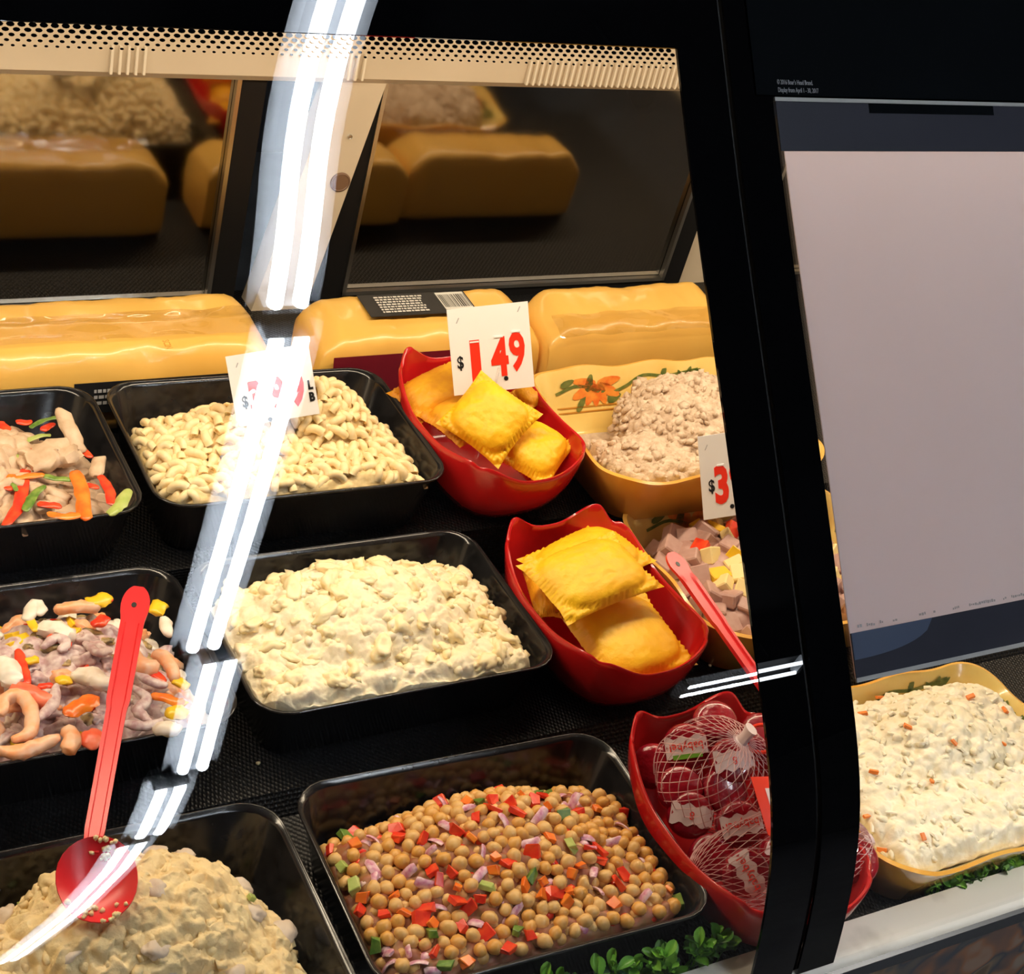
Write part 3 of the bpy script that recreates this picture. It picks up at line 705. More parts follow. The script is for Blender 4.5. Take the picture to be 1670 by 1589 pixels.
# ---- pieces laid out one by one along a bent path
def piece(name, m, px, z, w, flat, label, cat, group=None, taper=.7, rough=.17, f_n=150, up=(0, 0, 1)):
    """px: pixels of the piece's spine, z: its height; w: width in metres"""
    pts = [at(x, y, (z[i] if isinstance(z, (list, tuple)) else z)) for i, (x, y) in enumerate(px)]
    if len(pts) == 1: pts = [pts[0] - Vector((w * .4, 0, 0)), pts[0], pts[0] + Vector((w * .4, 0, 0))]
    c = sum(pts, Vector()) / len(pts); sp = catmull([p - c for p in pts], 4); k = len(sp)
    rad = [w / 2 * (taper + (1 - taper) * math.sin(math.pi * min(1, max(0, (i + .4) / (k - .2)))) ** .5) for i in range(k)]
    mb = MB()
    if rough:
        d0 = (sp[0] - sp[1]).normalized(); d1 = (sp[-1] - sp[-2]).normalized(); r0 = w / 2 * .8
        sp = [sp[0] + d0 * r0 * .55, sp[0] + d0 * r0 * .38] + sp + [sp[-1] + d1 * r0 * .38, sp[-1] + d1 * r0 * .55]; rad = [r0 * .25, r0 * .62] + rad + [r0 * .62, r0 * .25]
    mb.tube(sp, rad, 10, True, flat, up)
    if rough: mb.v = [tuple(V(q) + V((noise.noise(V(q) * f_n + c * 9), noise.noise(V(q) * f_n + c * 9 + V((7, 7, 7))), noise.noise(V(q) * f_n + c * 9 + V((3, 9, 1))))) * (w * rough)) for q in mb.v]
    o = mb.build(name, m, None, sharp=60); o.location = c
    return tag(o, label, cat, group)

# ---- chicken and pepper strips
ch_md = Mound([(-.1, -.35, 1.12, 1.0, .052, 3.4, .42), (.10, .0, .80, .90, .066, 2.2, .6)], pan_half)
d_ = lambda p, u, v: Vector((0, 0, 1)) * (lumps(p, 50, .010) + fbm(p, 80, .002))
o = link_mesh('chicken_pepper_salad', mound_mesh(ch_md, 120, 90, d_, M['chchunk'], 'chicken_pepper_salad', 5), None); o.matrix_world = mw(P_chn)
tag(o, 'bed of cooked chicken under the pepper strips', 'chicken', kind='stuff')
rnd = random.Random(51); pcs = [blob_mesh('chunk', M['chchunk'], (.014, .009, .006), i + 23, .25, 1.3, 3, .14) for i in range(5)]
for (u, v, p, n) in scatter(ch_md, rnd, 130, .0108):
    if u < -.2: continue
    place(rnd.choice(pcs), 'chicken_piece', mw(P_chn), p, n, rnd, .5, .008, label='irregular cooked chicken piece among the pepper strips', cat='chicken', group='chicken pieces in the pepper strip salad', sc=rnd.uniform(.7, 1.1))
GR = 'pepper strips in the far left pan'
for px, w in (([(50, 735), (40, 775), (30, 825), (8, 858)], .011), ([(165, 778), (178, 800), (182, 822)], .010), ([(0, 690), (14, 702)], .010), ([(28, 688), (50, 690)], .009), ([(70, 700), (86, 692)], .009), ([(142, 790), (158, 796)], .007), ([(64, 822), (96, 826)], .009), ([(0, 790), (20, 798)], .008), ([(130, 728), (146, 745)], .008)):
    piece('red_pepper_strip', M['rpep'], px, .133, w, .35, 'glossy red pepper strip in the chicken and pepper pan', 'pepper', GR)
for px, w in (([(122, 770), (134, 805), (139, 845)], .014), ([(0, 776), (32, 778), (70, 774)], .008), ([(80, 838), (106, 843), (130, 840)], .009)):
    piece('orange_pepper_strip', M['opep'], px, .136, w, .35, 'bright orange red pepper strip in the chicken and pepper pan', 'pepper', GR)
for px, w, m in (([(24, 752), (34, 726), (58, 713), (82, 710)], .006, 'lgpep'), ([(50, 697), (70, 686), (96, 681)], .006, 'gpep'), ([(72, 776), (94, 781), (116, 782)], .007, 'gpep'), ([(42, 832), (55, 808), (70, 794)], .009, 'gpep'), ([(0, 781), (18, 786), (27, 800)], .005, 'gpep'), ([(182, 838), (196, 822), (207, 803)], .012, 'lgpep')):
    piece('green_pepper_strip', M[m], px, .135, w, .35, 'curved green pepper strip in the chicken and pepper pan', 'pepper', GR)
piece('chicken_strip', M['chchunk'], [(100, 672), (114, 700), (128, 735)], [.150, .146, .136], .017, .5, 'long pale chicken strip standing out of the pepper salad', 'chicken')
piece('chicken_strip', M['chchunk'], [(60, 758), (88, 738), (118, 742)], .138, .034, .5, 'largest chicken chunk in the middle of the pepper strips', 'chicken')
piece('chicken_strip', M['chchunk'], [(155, 775), (162, 748)], .130, .014, .5, 'pointed chicken sliver at the right of the pepper pan', 'chicken')

# ---- seafood salad
se_md = Mound([(-.1, -.35, 1.12, 1.0, .056, 3.4, .42), (.15, .02, .80, .88, .070, 2.2, .6)], pan_half)
d_ = lambda p, u, v: Vector((0, 0, 1)) * (lumps(p, 60, .009))
o = link_mesh('seafood_salad', mound_mesh(se_md, 110, 80, d_, M['squid'], 'seafood_salad', 6), None); o.matrix_world = mw(P_sea)
tag(o, 'bed of chopped octopus and squid in the seafood pan', 'seafood', kind='stuff')
rnd = random.Random(61)
kinds = [('squid_piece', [blob_mesh('piece', M['squid'], (.010, .006, .005), i + 33, .3, 1.6, 3, .15) for i in range(3)], 'purplish squid piece in the seafood salad', 'squid', 'squid pieces in the seafood salad'),
         ('shellfish_piece', [blob_mesh('piece', M['white_fish'], (.009, .007, .005), i + 43, .25, 1.5, 3, .1) for i in range(3)], 'off white shellfish piece in the seafood salad', 'shellfish', 'shellfish pieces in the seafood salad'),
         ('mussel', [blob_mesh('piece', M['mussel'], (.009, .005, .004), i + 53, .25, 1.5, 3, .1) for i in range(2)], 'dark mottled mussel in the seafood salad', 'mussel', 'mussels in the seafood salad'),
         ('pepper_dice', [dice_mesh('piece', M['ypep'], (.012, .010, .005), 3), dice_mesh('piece', M['rpep'], (.012, .009, .005), 4)], 'small diced pepper in the seafood salad', 'pepper', 'diced peppers in the seafood salad'),
         ('shrimp_piece', [blob_mesh('piece', M['shrimp'], (.011, .007, .006), i + 63, .25, 1.5, 3, .1) for i in range(3)], 'small orange shrimp piece in the seafood salad', 'shrimp', 'shrimp pieces in the seafood salad')]
for (u, v, p, n) in scatter(se_md, rnd, 190, .0098):
    if u < -.35: continue
    nm, mes, lb, ct, gr = rnd.choices(kinds, (.30, .26, .12, .18, .14))[0]
    place(rnd.choice(mes), nm, mw(P_sea), p, n, rnd, .6, .007, label=lb, cat=ct, group=gr, sc=rnd.uniform(.8, 1.2))
ZS = .086
for px, w, lb in (([(2, 1165), (10, 1140), (32, 1135), (52, 1160), (48, 1195), (26, 1206)], .013, 'curled orange shrimp at the left edge of the seafood salad'), ([(205, 1060), (225, 1085), (250, 1092)], .020, 'peach coloured shrimp beside the red spoon handle'), ([(0, 1225), (30, 1228), (60, 1218), (92, 1205)], .014, 'shrimp lying along the front rim of the seafood pan'), ([(108, 1190), (118, 1205), (112, 1225)], .015, 'short orange shrimp at the front of the seafood pan'), ([(255, 1065), (275, 1080), (285, 1105)], .014, 'pale shrimp tail at the right of the seafood salad')):
    piece('shrimp', M['shrimp'], px, ZS + .004, w, .8, lb, 'shrimp', 'shrimp in the seafood salad', .55)
for px, w, m, lb in (([(22, 1122), (52, 1135), (84, 1148)], .017, 'surimi', 'bright red crab stick at the left of the seafood salad'), ([(95, 995), (125, 990), (158, 992)], .013, 'shrimp', 'orange crab stick along the back of the seafood salad'), ([(68, 1025), (95, 1030), (115, 1040)], .018, 'white_fish', 'white crab stick piece behind the squid curls'), ([(80, 1042), (108, 1046)], .010, 'surimi', 'red skinned end of the white crab stick')):
    piece('crab_stick', M[m], px, ZS, w, .8, lb, 'crab stick', 'crab sticks in the seafood salad', .85)
for px, w, m in (([(30, 1062), (38, 1090), (43, 1115)], .009, 'rpep'), ([(155, 1020), (172, 1008)], .013, 'rpep'), ([(112, 1165), (135, 1150), (155, 1140)], .017, 'opep'), ([(250, 1135), (272, 1140), (296, 1146)], .011, 'opep'), ([(245, 1095), (268, 1112)], .010, 'rpep'), ([(65, 1120), (85, 1118)], .008, 'rpep'), ([(150, 985), (180, 978)], .010, 'rpep'), ([(150, 1195), (152, 1215)], .018, 'surimi')):
    piece('red_pepper_piece', M[m], px, ZS + .002, w, .4, 'red pepper piece in the seafood salad', 'pepper', 'red pepper pieces in the seafood salad')
for px, w in (([(148, 985), (176, 975)], .017), ([(252, 1000), (262, 985)], .016), ([(95, 1108), (112, 1112)], .012), ([(285, 1110), (305, 1120)], .012), ([(275, 1165), (302, 1160)], .016), ([(45, 1080), (60, 1075)], .010), ([(48, 1010), (60, 1030)], .008)):
    piece('yellow_pepper_piece', M['ypep'], px, ZS + .002, w, .4, 'yellow pepper piece in the seafood salad', 'pepper', 'yellow pepper pieces in the seafood salad', .9)
for px, w, lb in (([(128, 1100), (150, 1105), (172, 1118)], .021, 'smooth oval white scallop in the middle of the seafood salad'), ([(0, 1080), (14, 1095), (20, 1112)], .022, 'pale round mushroom cut off by the left edge'), ([(45, 1010), (58, 985), (68, 1000)], .013, 'white pointed squid piece at the back of the seafood pan'), ([(268, 1010), (274, 1035)], .012, 'cream mussel at the right back of the seafood pan'), ([(255, 1190), (290, 1188)], .016, 'pale pink radish slice at the right front of the seafood pan')):
    piece('shellfish', M['white_fish'], px, ZS + .003, w, .6, lb, 'shellfish', 'pale shellfish in the seafood salad', .6)
for px in ([(72, 1055), (92, 1040), (108, 1050), (98, 1062)], [(60, 1175), (85, 1150), (92, 1120)], [(215, 1120), (240, 1140), (225, 1160), (245, 1175)], [(205, 1180), (230, 1185), (260, 1178)], [(140, 1050), (160, 1065), (180, 1060)], [(225, 1100), (245, 1112), (270, 1118)]):
    piece('squid_tentacle', M['squid'], px, ZS + .003, .010, .7, 'curly purplish squid tentacle in the seafood salad', 'squid', 'squid tentacles in the seafood salad', .4)

# ================================================================== RED SCALLOPED BOWLS
def bowl_rim(th):
    deg = math.degrees(th) % 360
    side = int(((deg + 45) % 360) // 90)                  # 0 right, 1 back, 2 left, 3 front
    s = (((deg + 45) % 90) - 45) / 45
    a = abs(s); lo, hi = ((.075, .098), (.084, .106), (.075, .098), (.070, .084))[side]
    pk = (.88, .66, .88, .80)[side]; no = (.003, .006, .003, .002)[side]; co = (.098, .098, .086, .086)
    c = .0925 if (side == 1 or (side == 0 and s > 0) or (side == 2 and s < 0)) else .0815
    hi = max(hi, c + no) if side in (1, 3) else c + no
    if a < pk: return lo + (hi - lo) * smooth01(a / pk)
    return hi - (hi - c) * smooth01((a - pk) / (1 - pk))
def make_bowl():
    n = 160; T = [0, .06, .14, .25, .4, .6, .8, .93, 1]
    def ring(t, inset, zoff=0):
        out = []
        for k in range(n):
            th = 2 * math.pi * k / n; c, s = math.cos(th), math.sin(th); e = 2 / 2.9
            H = bowl_rim(th); q = 1 - (1 - t) ** 2.4
            a = .050 + .032 * q - inset; b = .078 + .040 * q - inset
            fl = 1 + .05 * smooth01((t - .7) / .3) * (H - .074) / .03
            out.append((math.copysign(abs(c) ** e, c) * a * fl, math.copysign(abs(s) ** e, s) * b * fl, t * H + zoff * (1 - t)))
        return out
    mb = MB(); rings = [ring(t, 0) for t in T]
    top = ring(1, .0012); rings.append([(x, y, z + .0012) for x, y, z in top])
    rings += [ring(t, .0032, .004) for t in reversed(T)]
    mb.loft(rings); return mb.mesh('scalloped_bowl', M['red'], True, 60)
bowl_me = make_bowl()
def bowl(cx, cy, tier, rz, label):
    o = link_mesh('scalloped_bowl', bowl_me, None, (cx, cy, FZ[tier])); o.rotation_euler = (0, 0, rz); return tag(o, label, 'bowl', 'red scalloped bowls')
B1 = bowl(.796, 1.176, 2, .05, 'red scalloped bowl of patties under the 1.49 price card')
B2 = bowl(.820, .942, 1, .05, 'red scalloped bowl of patties in the middle row')
for q in (B1, B2): q.scale = (1.0, .93, 1.0)
B3 = bowl(.808, .664, 0, .02, 'red scalloped bowl holding netted cheeses at the front')

# ---- patties
def patty_mesh(a, b, T, seed, m, half=False):
    mb = MB(); N = 44
    def fn(sgn):
        def g(i, j):
            u, v = i * 2 - 1, j * 2 - 1
            x = u * a * (1 - .07 * (1 - v * v)); y = v * b * (1 - .07 * (1 - u * u))
            if half: y = (v + 1) * b * (1 - .55 * u * u) - b * .6
            e = (abs(u) ** 7 + abs(v) ** 7) ** (1 / 7); es = (abs(u) ** 3 + abs(v) ** 3) ** (1 / 3)
            t = T * (.20 + .80 * math.sqrt(max(0, 1 - min(1, es / .93) ** 3.0)))
            crimp = 0
            if e > .86:
                s = (v if abs(u) > abs(v) else u); crimp = .10 * T * math.sin(s * 52) * smooth01((e - .86) / .05) * (1 - smooth01((e - .97) / .04))
            k = 0 if e > .999 else 1
            w = .10 * T * noise.noise(Vector((u * 1.6 + seed, v * 1.6, seed))) + .05 * T * noise.noise(Vector((u * 6 + seed, v * 6, seed)))
            return Vector((x, y, sgn * (t * k * (1 if sgn > 0 else .5)) + crimp + w))
        return g
    mb.grid(N, N, fn(1)); mb.grid(N, N, fn(-1), flip=True); return mb.mesh('patty', m, True, None)
def patty(c, n, x, a, b, T, seed, label, m='patty', half=False):
    o = link_mesh('patty', patty_mesh(a, b, T, seed, M[m], half), None, None, frame(c, n, x)); return tag(o, label, 'patty', 'yellow pastry patties in the red bowls')
def patty_q(pxs, zs, T, seed, label, m='patty'):
    """corner pixels (left, back, right, front order around) with heights give centre, size and tilt"""
    P = [at(x, y, z) for (x, y), z in zip(pxs, zs)]
    c = sum(P, V()) / 4; ex = (P[1] + P[2] - P[0] - P[3]) / 4; ey = (P[2] + P[3] - P[0] - P[1]) / 4
    n = ex.cross(ey)
    if n.z < 0: n = -n
    return patty(c, n, ex, ex.length * 1.04, ey.length * 1.04, T, seed, label, m)
# bowl in the middle row
patty_q([(925, 1000), (1040, 955), (1140, 1090), (975, 1120)], (.070, .070, .052, .052), .0175, 1, 'yellow patty lowest at the front of the middle bowl')
patty_q([(855, 910), (975, 850), (1068, 915), (930, 985)], (.085, .085, .085, .085), .0162, 2, 'yellow patty partly hidden under the top one in the middle bowl')
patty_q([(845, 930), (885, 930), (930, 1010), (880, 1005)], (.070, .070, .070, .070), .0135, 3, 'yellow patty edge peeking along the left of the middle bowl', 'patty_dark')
patty_q([(868, 925), (1005, 862), (1072, 965), (905, 1015)], (.112, .116, .104, .102), .0175, 4, 'square yellow patty on top in the middle bowl')
# bowl in the rear row
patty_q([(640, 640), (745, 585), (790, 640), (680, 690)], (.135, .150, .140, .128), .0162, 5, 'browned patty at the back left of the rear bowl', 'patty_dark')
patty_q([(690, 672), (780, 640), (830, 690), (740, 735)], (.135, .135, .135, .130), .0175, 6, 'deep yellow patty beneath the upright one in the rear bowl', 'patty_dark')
patty_q([(810, 745), (870, 672), (926, 735), (890, 800)], (.126, .140, .126, .112), .0189, 7, 'rounded yellow patty at the front right of the rear bowl')
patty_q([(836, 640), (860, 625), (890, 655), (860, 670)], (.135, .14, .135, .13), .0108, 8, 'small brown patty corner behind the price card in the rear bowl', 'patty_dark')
patty_q([(718, 690), (796, 592), (872, 690), (808, 762)], (.150, .196, .165, .132), .0175, 9, 'diamond tilted yellow patty standing up in the rear bowl')

# ---- netted cheeses in the front bowl
def wheel_mesh():
    mb = MB(); prof = [(0, .0095), (.013, .0098), (.0175, .0088), (.0200, .006), (.0206, 0), (.0200, -.006), (.0175, -.0088), (.013, -.0098), (0.0005, -.0095)]
    n = 28; mb.loft([[(max(r, .0004) * math.cos(2 * math.pi * k / n), max(r, .0004) * math.sin(2 * math.pi * k / n), z) for k in range(n)] for r, z in reversed(prof)]); return mb.mesh('wheel', M['wax'])
wheel_me = wheel_mesh()
mb = MB(); vs = []
for k in range(15):
    t = k / 14 * 2 - 1; x = t * .0185; hh = .0085 + .0016 * math.sin(t * 9); z = .0098 - .0012 * max(0, abs(t) - .6) / .4 * 1.6
    vs += [(x, -hh, z + .0006), (x, hh, z + .0006)]
mb.add(vs, [(2 * k, 2 * k + 2, 2 * k + 3, 2 * k + 1) for k in range(14)]); band_me = mb.mesh('band', M['wrap_white'])
word_me = text_mesh('babybel', .0105, 'ink_red', .95, 0, .0001); eight_me = text_mesh('8', .010, 'ink_red', .9, 0, .0001)
TOCAM = -f_; LEFTV = -r_
def cheese(px, py, z, tiltv, spin, mark, label):
    c = at(px, py, z); n = (TOCAM * .8 + V(tiltv)).normalized()
    x = (LEFTV * math.cos(R(spin)) - d_v * math.sin(R(spin)))
    o = link_mesh('wax_cheese', wheel_me, None, None, frame(c, n, x)); tag(o, label, 'cheese', 'red wax cheeses in the net bags')
    if mark:
        b = link_mesh('wrapper_band', band_me, o)
        link_mesh('lettering', word_me if mark == 'w' else eight_me, b, (0, 0, .0107))
    return o
d_v = ROT[1].normalized()
cheese(1118, 1218, .085, (-.2, -.1, .35), -8, 'w', 'red wax cheese with green strip near the top of the net')
cheese(1192, 1242, .088, (.15, .0, .3), -8, '8', 'red wax cheese below the net knot with white print')
cheese(1165, 1180, .088, (0, .3, .5), 20, None, 'dark red wax cheese highest in the upper net bag')
cheese(1240, 1200, .080, (.2, .2, .5), 0, None, 'red wax cheese behind the orange ring of the bag')
cheese(1066, 1250, .060, (-.5, .0, .2), 0, None, 'red wax cheese at the left edge of the upper bag')
cheese(1108, 1288, .066, (-.1, -.2, .9), 0, None, 'red wax cheese lying in the second layer at left')
cheese(1180, 1290, .070, (.1, -.3, .8), 0, None, 'dark red wax cheese shadowed below the printed pair')
cheese(1125, 1330, .055, (-.2, -.3, .6), 10, '8', 'red wax cheese third down along the left side')
cheese(1205, 1345, .064, (.0, -.2, .5), -12, 'w', 'red wax cheese with white band low in the upper bag')
cheese(1268, 1300, .068, (.3, .0, .5), 0, None, 'red wax cheese under the orange tag')
cheese(1215, 1425, .056, (.0, -.2, .5), 62, 'w', 'red wax cheese with sideways print in the lower bag')
cheese(1160, 1400, .042, (-.2, -.2, .8), 0, None, 'red wax cheese at the left of the lower bag')
cheese(1275, 1395, .055, (.2, -.2, .6), 30, 'w', 'red wax cheese in the middle of the lower bag')
cheese(1335, 1390, .058, (.3, -.1, .7), 0, None, 'red wax cheese at the right of the lower bag')
cheese(1395, 1405, .056, (.3, -.1, .6), 20, None, 'red wax cheese beside the right petal of the front bowl')
gs = MB(); gs.box((0, 0, 0), (.026, .004, .0004)); o = gs.build('green_strip', M['leaf_light'], bpy.data.objects['wax_cheese'], (0, .0085, .0108), smooth=False)
def net_bag(c, axis, ra, rb, rc, label, tail):
    t = empty('net_bag', c[:]); tag(t, label, 'net bag', 'net bags of cheese in the front bowl')
    ax = V(axis).normalized(); F = frame((0, 0, 0), ax, (1, .2, 0)); mb = MB(); K = 30; S = 30
    for fam in (-1, 1):
        for k in range(K):
            pts = []
            for i in range(S + 1):
                u = .04 + .92 * i / S; ph = math.pi * u; th = 2 * math.pi * k / K + fam * u * 2.2
                w = 1 + .09 * noise.noise(V((math.cos(th) * 2, math.sin(th) * 2, u * 4)) + c * 20)
                pts.append(F @ V((rb * w * math.sin(ph) * math.cos(th), rc * w * math.sin(ph) * math.sin(th), -ra * math.cos(ph))))
            mb.tube(pts, .00034, 4, False)
    o = mb.build('net', M['net'], t); o['kind'] = 'stuff'
    kb = MB(); e = F @ V((0, 0, ra * .97)); e2 = F @ V((0, 0, ra * tail)); kb.tube([e * .96, e, (e + e2) / 2, e2], [.010, .006, .0055, .007], 10, True, .7); kb.build('gathered_end', M['wrap_white'], t)
    return t
c1 = at(1168, 1262, .072)
bag = net_bag(c1, (.15, -.1, .75), .046, .062, .052, 'pink net bag of cheeses at the back of the front bowl', 1.32)
c2 = at(1275, 1400, .054)
bag2 = net_bag(c2, (.9, -.1, .05), .088, .042, .040, 'pink net bag of cheeses at the front of the front bowl', 1.04)
# orange pull ring and hang tag of the upper bag
rc = at(1242, 1205, .118); mb = MB(); F = frame((0, 0, 0), TOCAM, (1, 0, 0))
mb.tube([F @ V((.014 * math.cos(a * math.pi / 14), .012 * math.sin(a * math.pi / 14), 0)) for a in range(28)], .0017, 8, closed=True); o = mb.build('pull_ring', M['tag_red'], bag); o.location = rc - c1
tp = [at(1224, 1268, .112), at(1300, 1266, .112), at(1300, 1395, .092), at(1252, 1362, .096)]
mb = MB(); cc = sum(tp, V()) / 4; nn = (tp[1] - tp[0]).cross(tp[3] - tp[0]).normalized()
mb.add([p - cc for p in tp] + [p - cc - nn * .0008 for p in tp], [(0, 1, 2, 3), (7, 6, 5, 4), (0, 4, 5, 1), (1, 5, 6, 2), (2, 6, 7, 3), (3, 7, 4, 0)])
tg = mb.build('hang_tag', M['tag_red'], bag, smooth=False); tg.location = cc - c1
mb = MB(); q = [V(p - cc) * .58 + V((.003, .001, .001)) + (nn if nn.dot(TOCAM) > 0 else -nn) * .0009 for p in tp]; mb.add(q, [(0, 1, 2, 3)]); mb.build('tag_window', M['wrap_white'], tg, smooth=False)

# ================================================================== FLORAL DISHES
DW, DD, DH = .148, .114, .074
def make_dish():
    n = 160; mb = MB()
    def ring(hx, hy, r, z, wav):
        out = []
        for k, (x, y) in enumerate(rr(hx, hy, r, n)):
            out.append((x, y, z + wav * (math.sin(2 * math.pi * k / n * 10 + .7))))
        return out
    mb.mi = 0
    mb.loft([ring(.112, .080, .03, 0, 0), ring(.118, .086, .034, .004, 0), ring(.138, .104, .040, .050, .0005), ring(.1475, .1135, .044, .070, .0022), ring(.1485, .1145, .044, .0735, .0026), ring(.1450, .1110, .043, .0745, .0026)], True, False)
    mb.mi = 1
    mb.loft([ring(.1450, .1110, .043, .0745, .0026), ring(.1405, .1065, .041, .068, .0018), ring(.1310, .0970, .037, .046, .0004), ring(.1130, .0790, .032, .010, 0), ring(.105, .071, .028, .006, 0)], False, True)
    return mb.mesh('dish_body', [M['dish'], M['dish_in']], True, 60)
dish_me = make_dish()
def wall_pt(s, t, side='back'):
    """point on the inner wall: s along the wall in metres, t = 0..1 up the wall"""
    prof = [(.0810, .014), (.0970, .046), (.1065, .068)] if side == 'back' else [(.1150, .014), (.1310, .046), (.1405, .068)]
    k = t * 2; i = min(1, int(k)); f = k - i
    d = prof[i][0] + (prof[i + 1][0] - prof[i][0]) * f; z = prof[i][1] + (prof[i + 1][1] - prof[i][1]) * f
    if side == 'back': return V((s, d - .0008, z + .0004))
    return V((d - .0008, s, z + .0004)) if side == 'right' else V((-d + .0008, s, z + .0004))
def decal(mb, pts, side):
    """closed outline in wall coordinates (metres along, 0..1 up) as a fan"""
    c = (sum(p[0] for p in pts) / len(pts), sum(p[1] for p in pts) / len(pts))
    mb.add([wall_pt(c[0], c[1], side)] + [wall_pt(p[0], p[1], side) for p in pts], [(0, k + 1, (k + 1) % len(pts) + 1) for k in range(len(pts))])
def leafshape(s, t, L, w, a, n=10):
    out = []
    for k in range(n):
        th = 2 * math.pi * k / n; x = L / 2 * math.cos(th); y = w / 2 * math.sin(th) * (1 - .3 * math.cos(th))
        out.append((s + x * math.cos(a) - y * math.sin(a), max(.02, min(.99, t + (x * math.sin(a) + y * math.cos(a)) / .055))))
    return out
def stroke(mb, pts, w, side):
    sp = catmull([V((p[0], p[1] * .055, 0)) for p in pts], 5); vs = []
    for i, p in enumerate(sp):
        t = (sp[min(i + 1, len(sp) - 1)] - sp[max(i - 1, 0)]).normalized(); n_ = V((-t.y, t.x, 0))
        for sgn in (-1, 1):
            q = p + n_ * (sgn * w / 2); vs.append(wall_pt(q.x, max(0, min(1, q.y / .055)), side))
    mb.add(vs, [(2 * k, 2 * k + 2, 2 * k + 3, 2 * k + 1) for k in range(len(sp) - 1)])
def dish(cx, cy, tier, rz, label, flower_s):
    t = empty('floral_dish', (cx, cy, FZ[tier]), rz); tag(t, label, 'dish', 'yellow painted ceramic dishes')
    b = link_mesh('body', dish_me, t)
    for side, span in (('back', .10), ('left', .06), ('right', .06)):
        ln = MB()
        for tt in (.30, .22): stroke(ln, [(-span, tt), (0, tt + .01), (span, tt)], .0012, side)
        ln.build('painted_lines', M['paint_ochre'], b)
        vine = MB(); stroke(vine, [(-span, .55), (-span * .7, .72), (-span * .3, .5), (-.005, .62), (.02, .86), (span * .55, .80), (span, .9)], .0042, side)
        vine.build('painted_vine', M['paint_green'], b)
        lf = ((-span * .85, .80, .014, .006, .4), (-span * .55, .78, .018, .007, 1.4), (-span * .65, .36, .014, .005, .9), (span * .5, .92, .012, .005, 1.3), (span * .85, .78, .018, .006, 1.2), (span * .95, .8, .016, .005, .6), (span * .75, .74, .016, .005, 2.0), (-span * .2, .42, .014, .006, .2))
        for q in lf:
            lm = MB(); decal(lm, leafshape(q[0], q[1], q[2] * 1.4, q[3] * 1.5, q[4]), side); lm.build('painted_leaf', M['paint_green'], b)
        fs = flower_s if side == 'back' else 0
        for a, L in ((R(205), .036), (R(168), .034), (R(238), .026), (R(270), .024), (R(302), .026), (R(335), .036), (R(12), .034)):
            pm = MB(); decal(pm, leafshape(fs + math.cos(a) * L * .5, .72 + math.sin(a) * L * .5 / .055, L, .0135, a), side); pm.build('painted_petal', M['paint_orange'], b)
    return t
D1 = dish(1.025, 1.150, 2, 0, 'yellow floral dish of tan spread behind the 3.9 price card', -.045)
D2 = dish(1.055, .965, 1, 0, 'yellow floral dish of diced ham and cheese', -.04)
D3 = dish(1.050, .668, 0, 0, 'yellow floral dish of creamy slaw under the pale poster', -.085)
def dish_half(z):
    k = max(0, min(1, (z - .008) / .055)); return .108 + .034 * k, .074 + .034 * k
# tan spread
sp_md = Mound([(.30, .02, .80, 1.0, .094, 2.3, .6), (.05, -.45, 1.0, .62, .062, 3.0, .45), (-.72, .10, .16, .24, .034, 2, .6)], dish_half, .004)
def d_(p, u, v): return V((0, 0, 1)) * (lumps(p, 48, .007) + lumps(p, 140, .002) + fbm(p, 120, .0015)) + V((noise.noise(p * 100), noise.noise(p * 100 + V((5, 5, 5))), 0)) * .0015
o = link_mesh('meat_spread', mound_mesh(sp_md, 220, 170, d_, M['spread'], 'meat_spread', 7), None); o.matrix_world = mw(D1)
tag(o, 'crumbly pinkish tan meat spread heaped in the rear floral dish', 'meat spread', kind='stuff'); granules(sp_md, o, [M['spread']], 560, .0066, (.0024, .0060), 72, 1.2, .007, .8)
# diced ham and cheese
hm_md = Mound([(-.05, -.1, 1.06, 1.08, .066, 3.4, .45)], dish_half)
d_ = lambda p, u, v: V((0, 0, 1)) * lumps(p, 60, .006)
o = link_mesh('ham_salad', mound_mesh(hm_md, 90, 70, d_, M['ham'], 'ham_salad', 8), None); o.matrix_world = mw(D2)
tag(o, 'bed of diced ham in the middle floral dish', 'ham salad', kind='stuff')
rnd = random.Random(71)
hamc = [dice_mesh('cube', M['ham'], (.024, .020, .016), i) for i in range(5)]; chec = [dice_mesh('cube', M['cheese'], (.020, .018, .014), i + 9) for i in range(3)]
pepc = [dice_mesh('cube', M['rpep'], (.021, .017, .009), i + 19) for i in range(3)]; yelc = [dice_mesh('cube', M['ypep'], (.021, .016, .008), i + 29) for i in range(2)]
for (u, v, p, n) in scatter(hm_md, rnd, 110, .0155):
    if u > .55: continue
    nm, mes, lb, ct, gr = rnd.choices((('ham_cube', hamc, 'pinkish ham cube in the diced ham dish', 'ham', 'ham cubes'), ('cheese_cube', chec, 'pale yellow cheese cube in the diced ham dish', 'cheese', 'cheese cubes'), ('red_pepper_dice', pepc, 'red pepper piece in the diced ham dish', 'pepper', 'red pepper pieces with the ham'), ('yellow_pepper_dice', yelc, 'yellow pepper piece in the diced ham dish', 'pepper', 'yellow pepper pieces with the ham')), (.60, .20, .13, .07))[0]
    place(rnd.choice(mes), nm, mw(D2), p, n, rnd, .9, .008, label=lb, cat=ct, group=gr, sc=rnd.uniform(.85, 1.1))
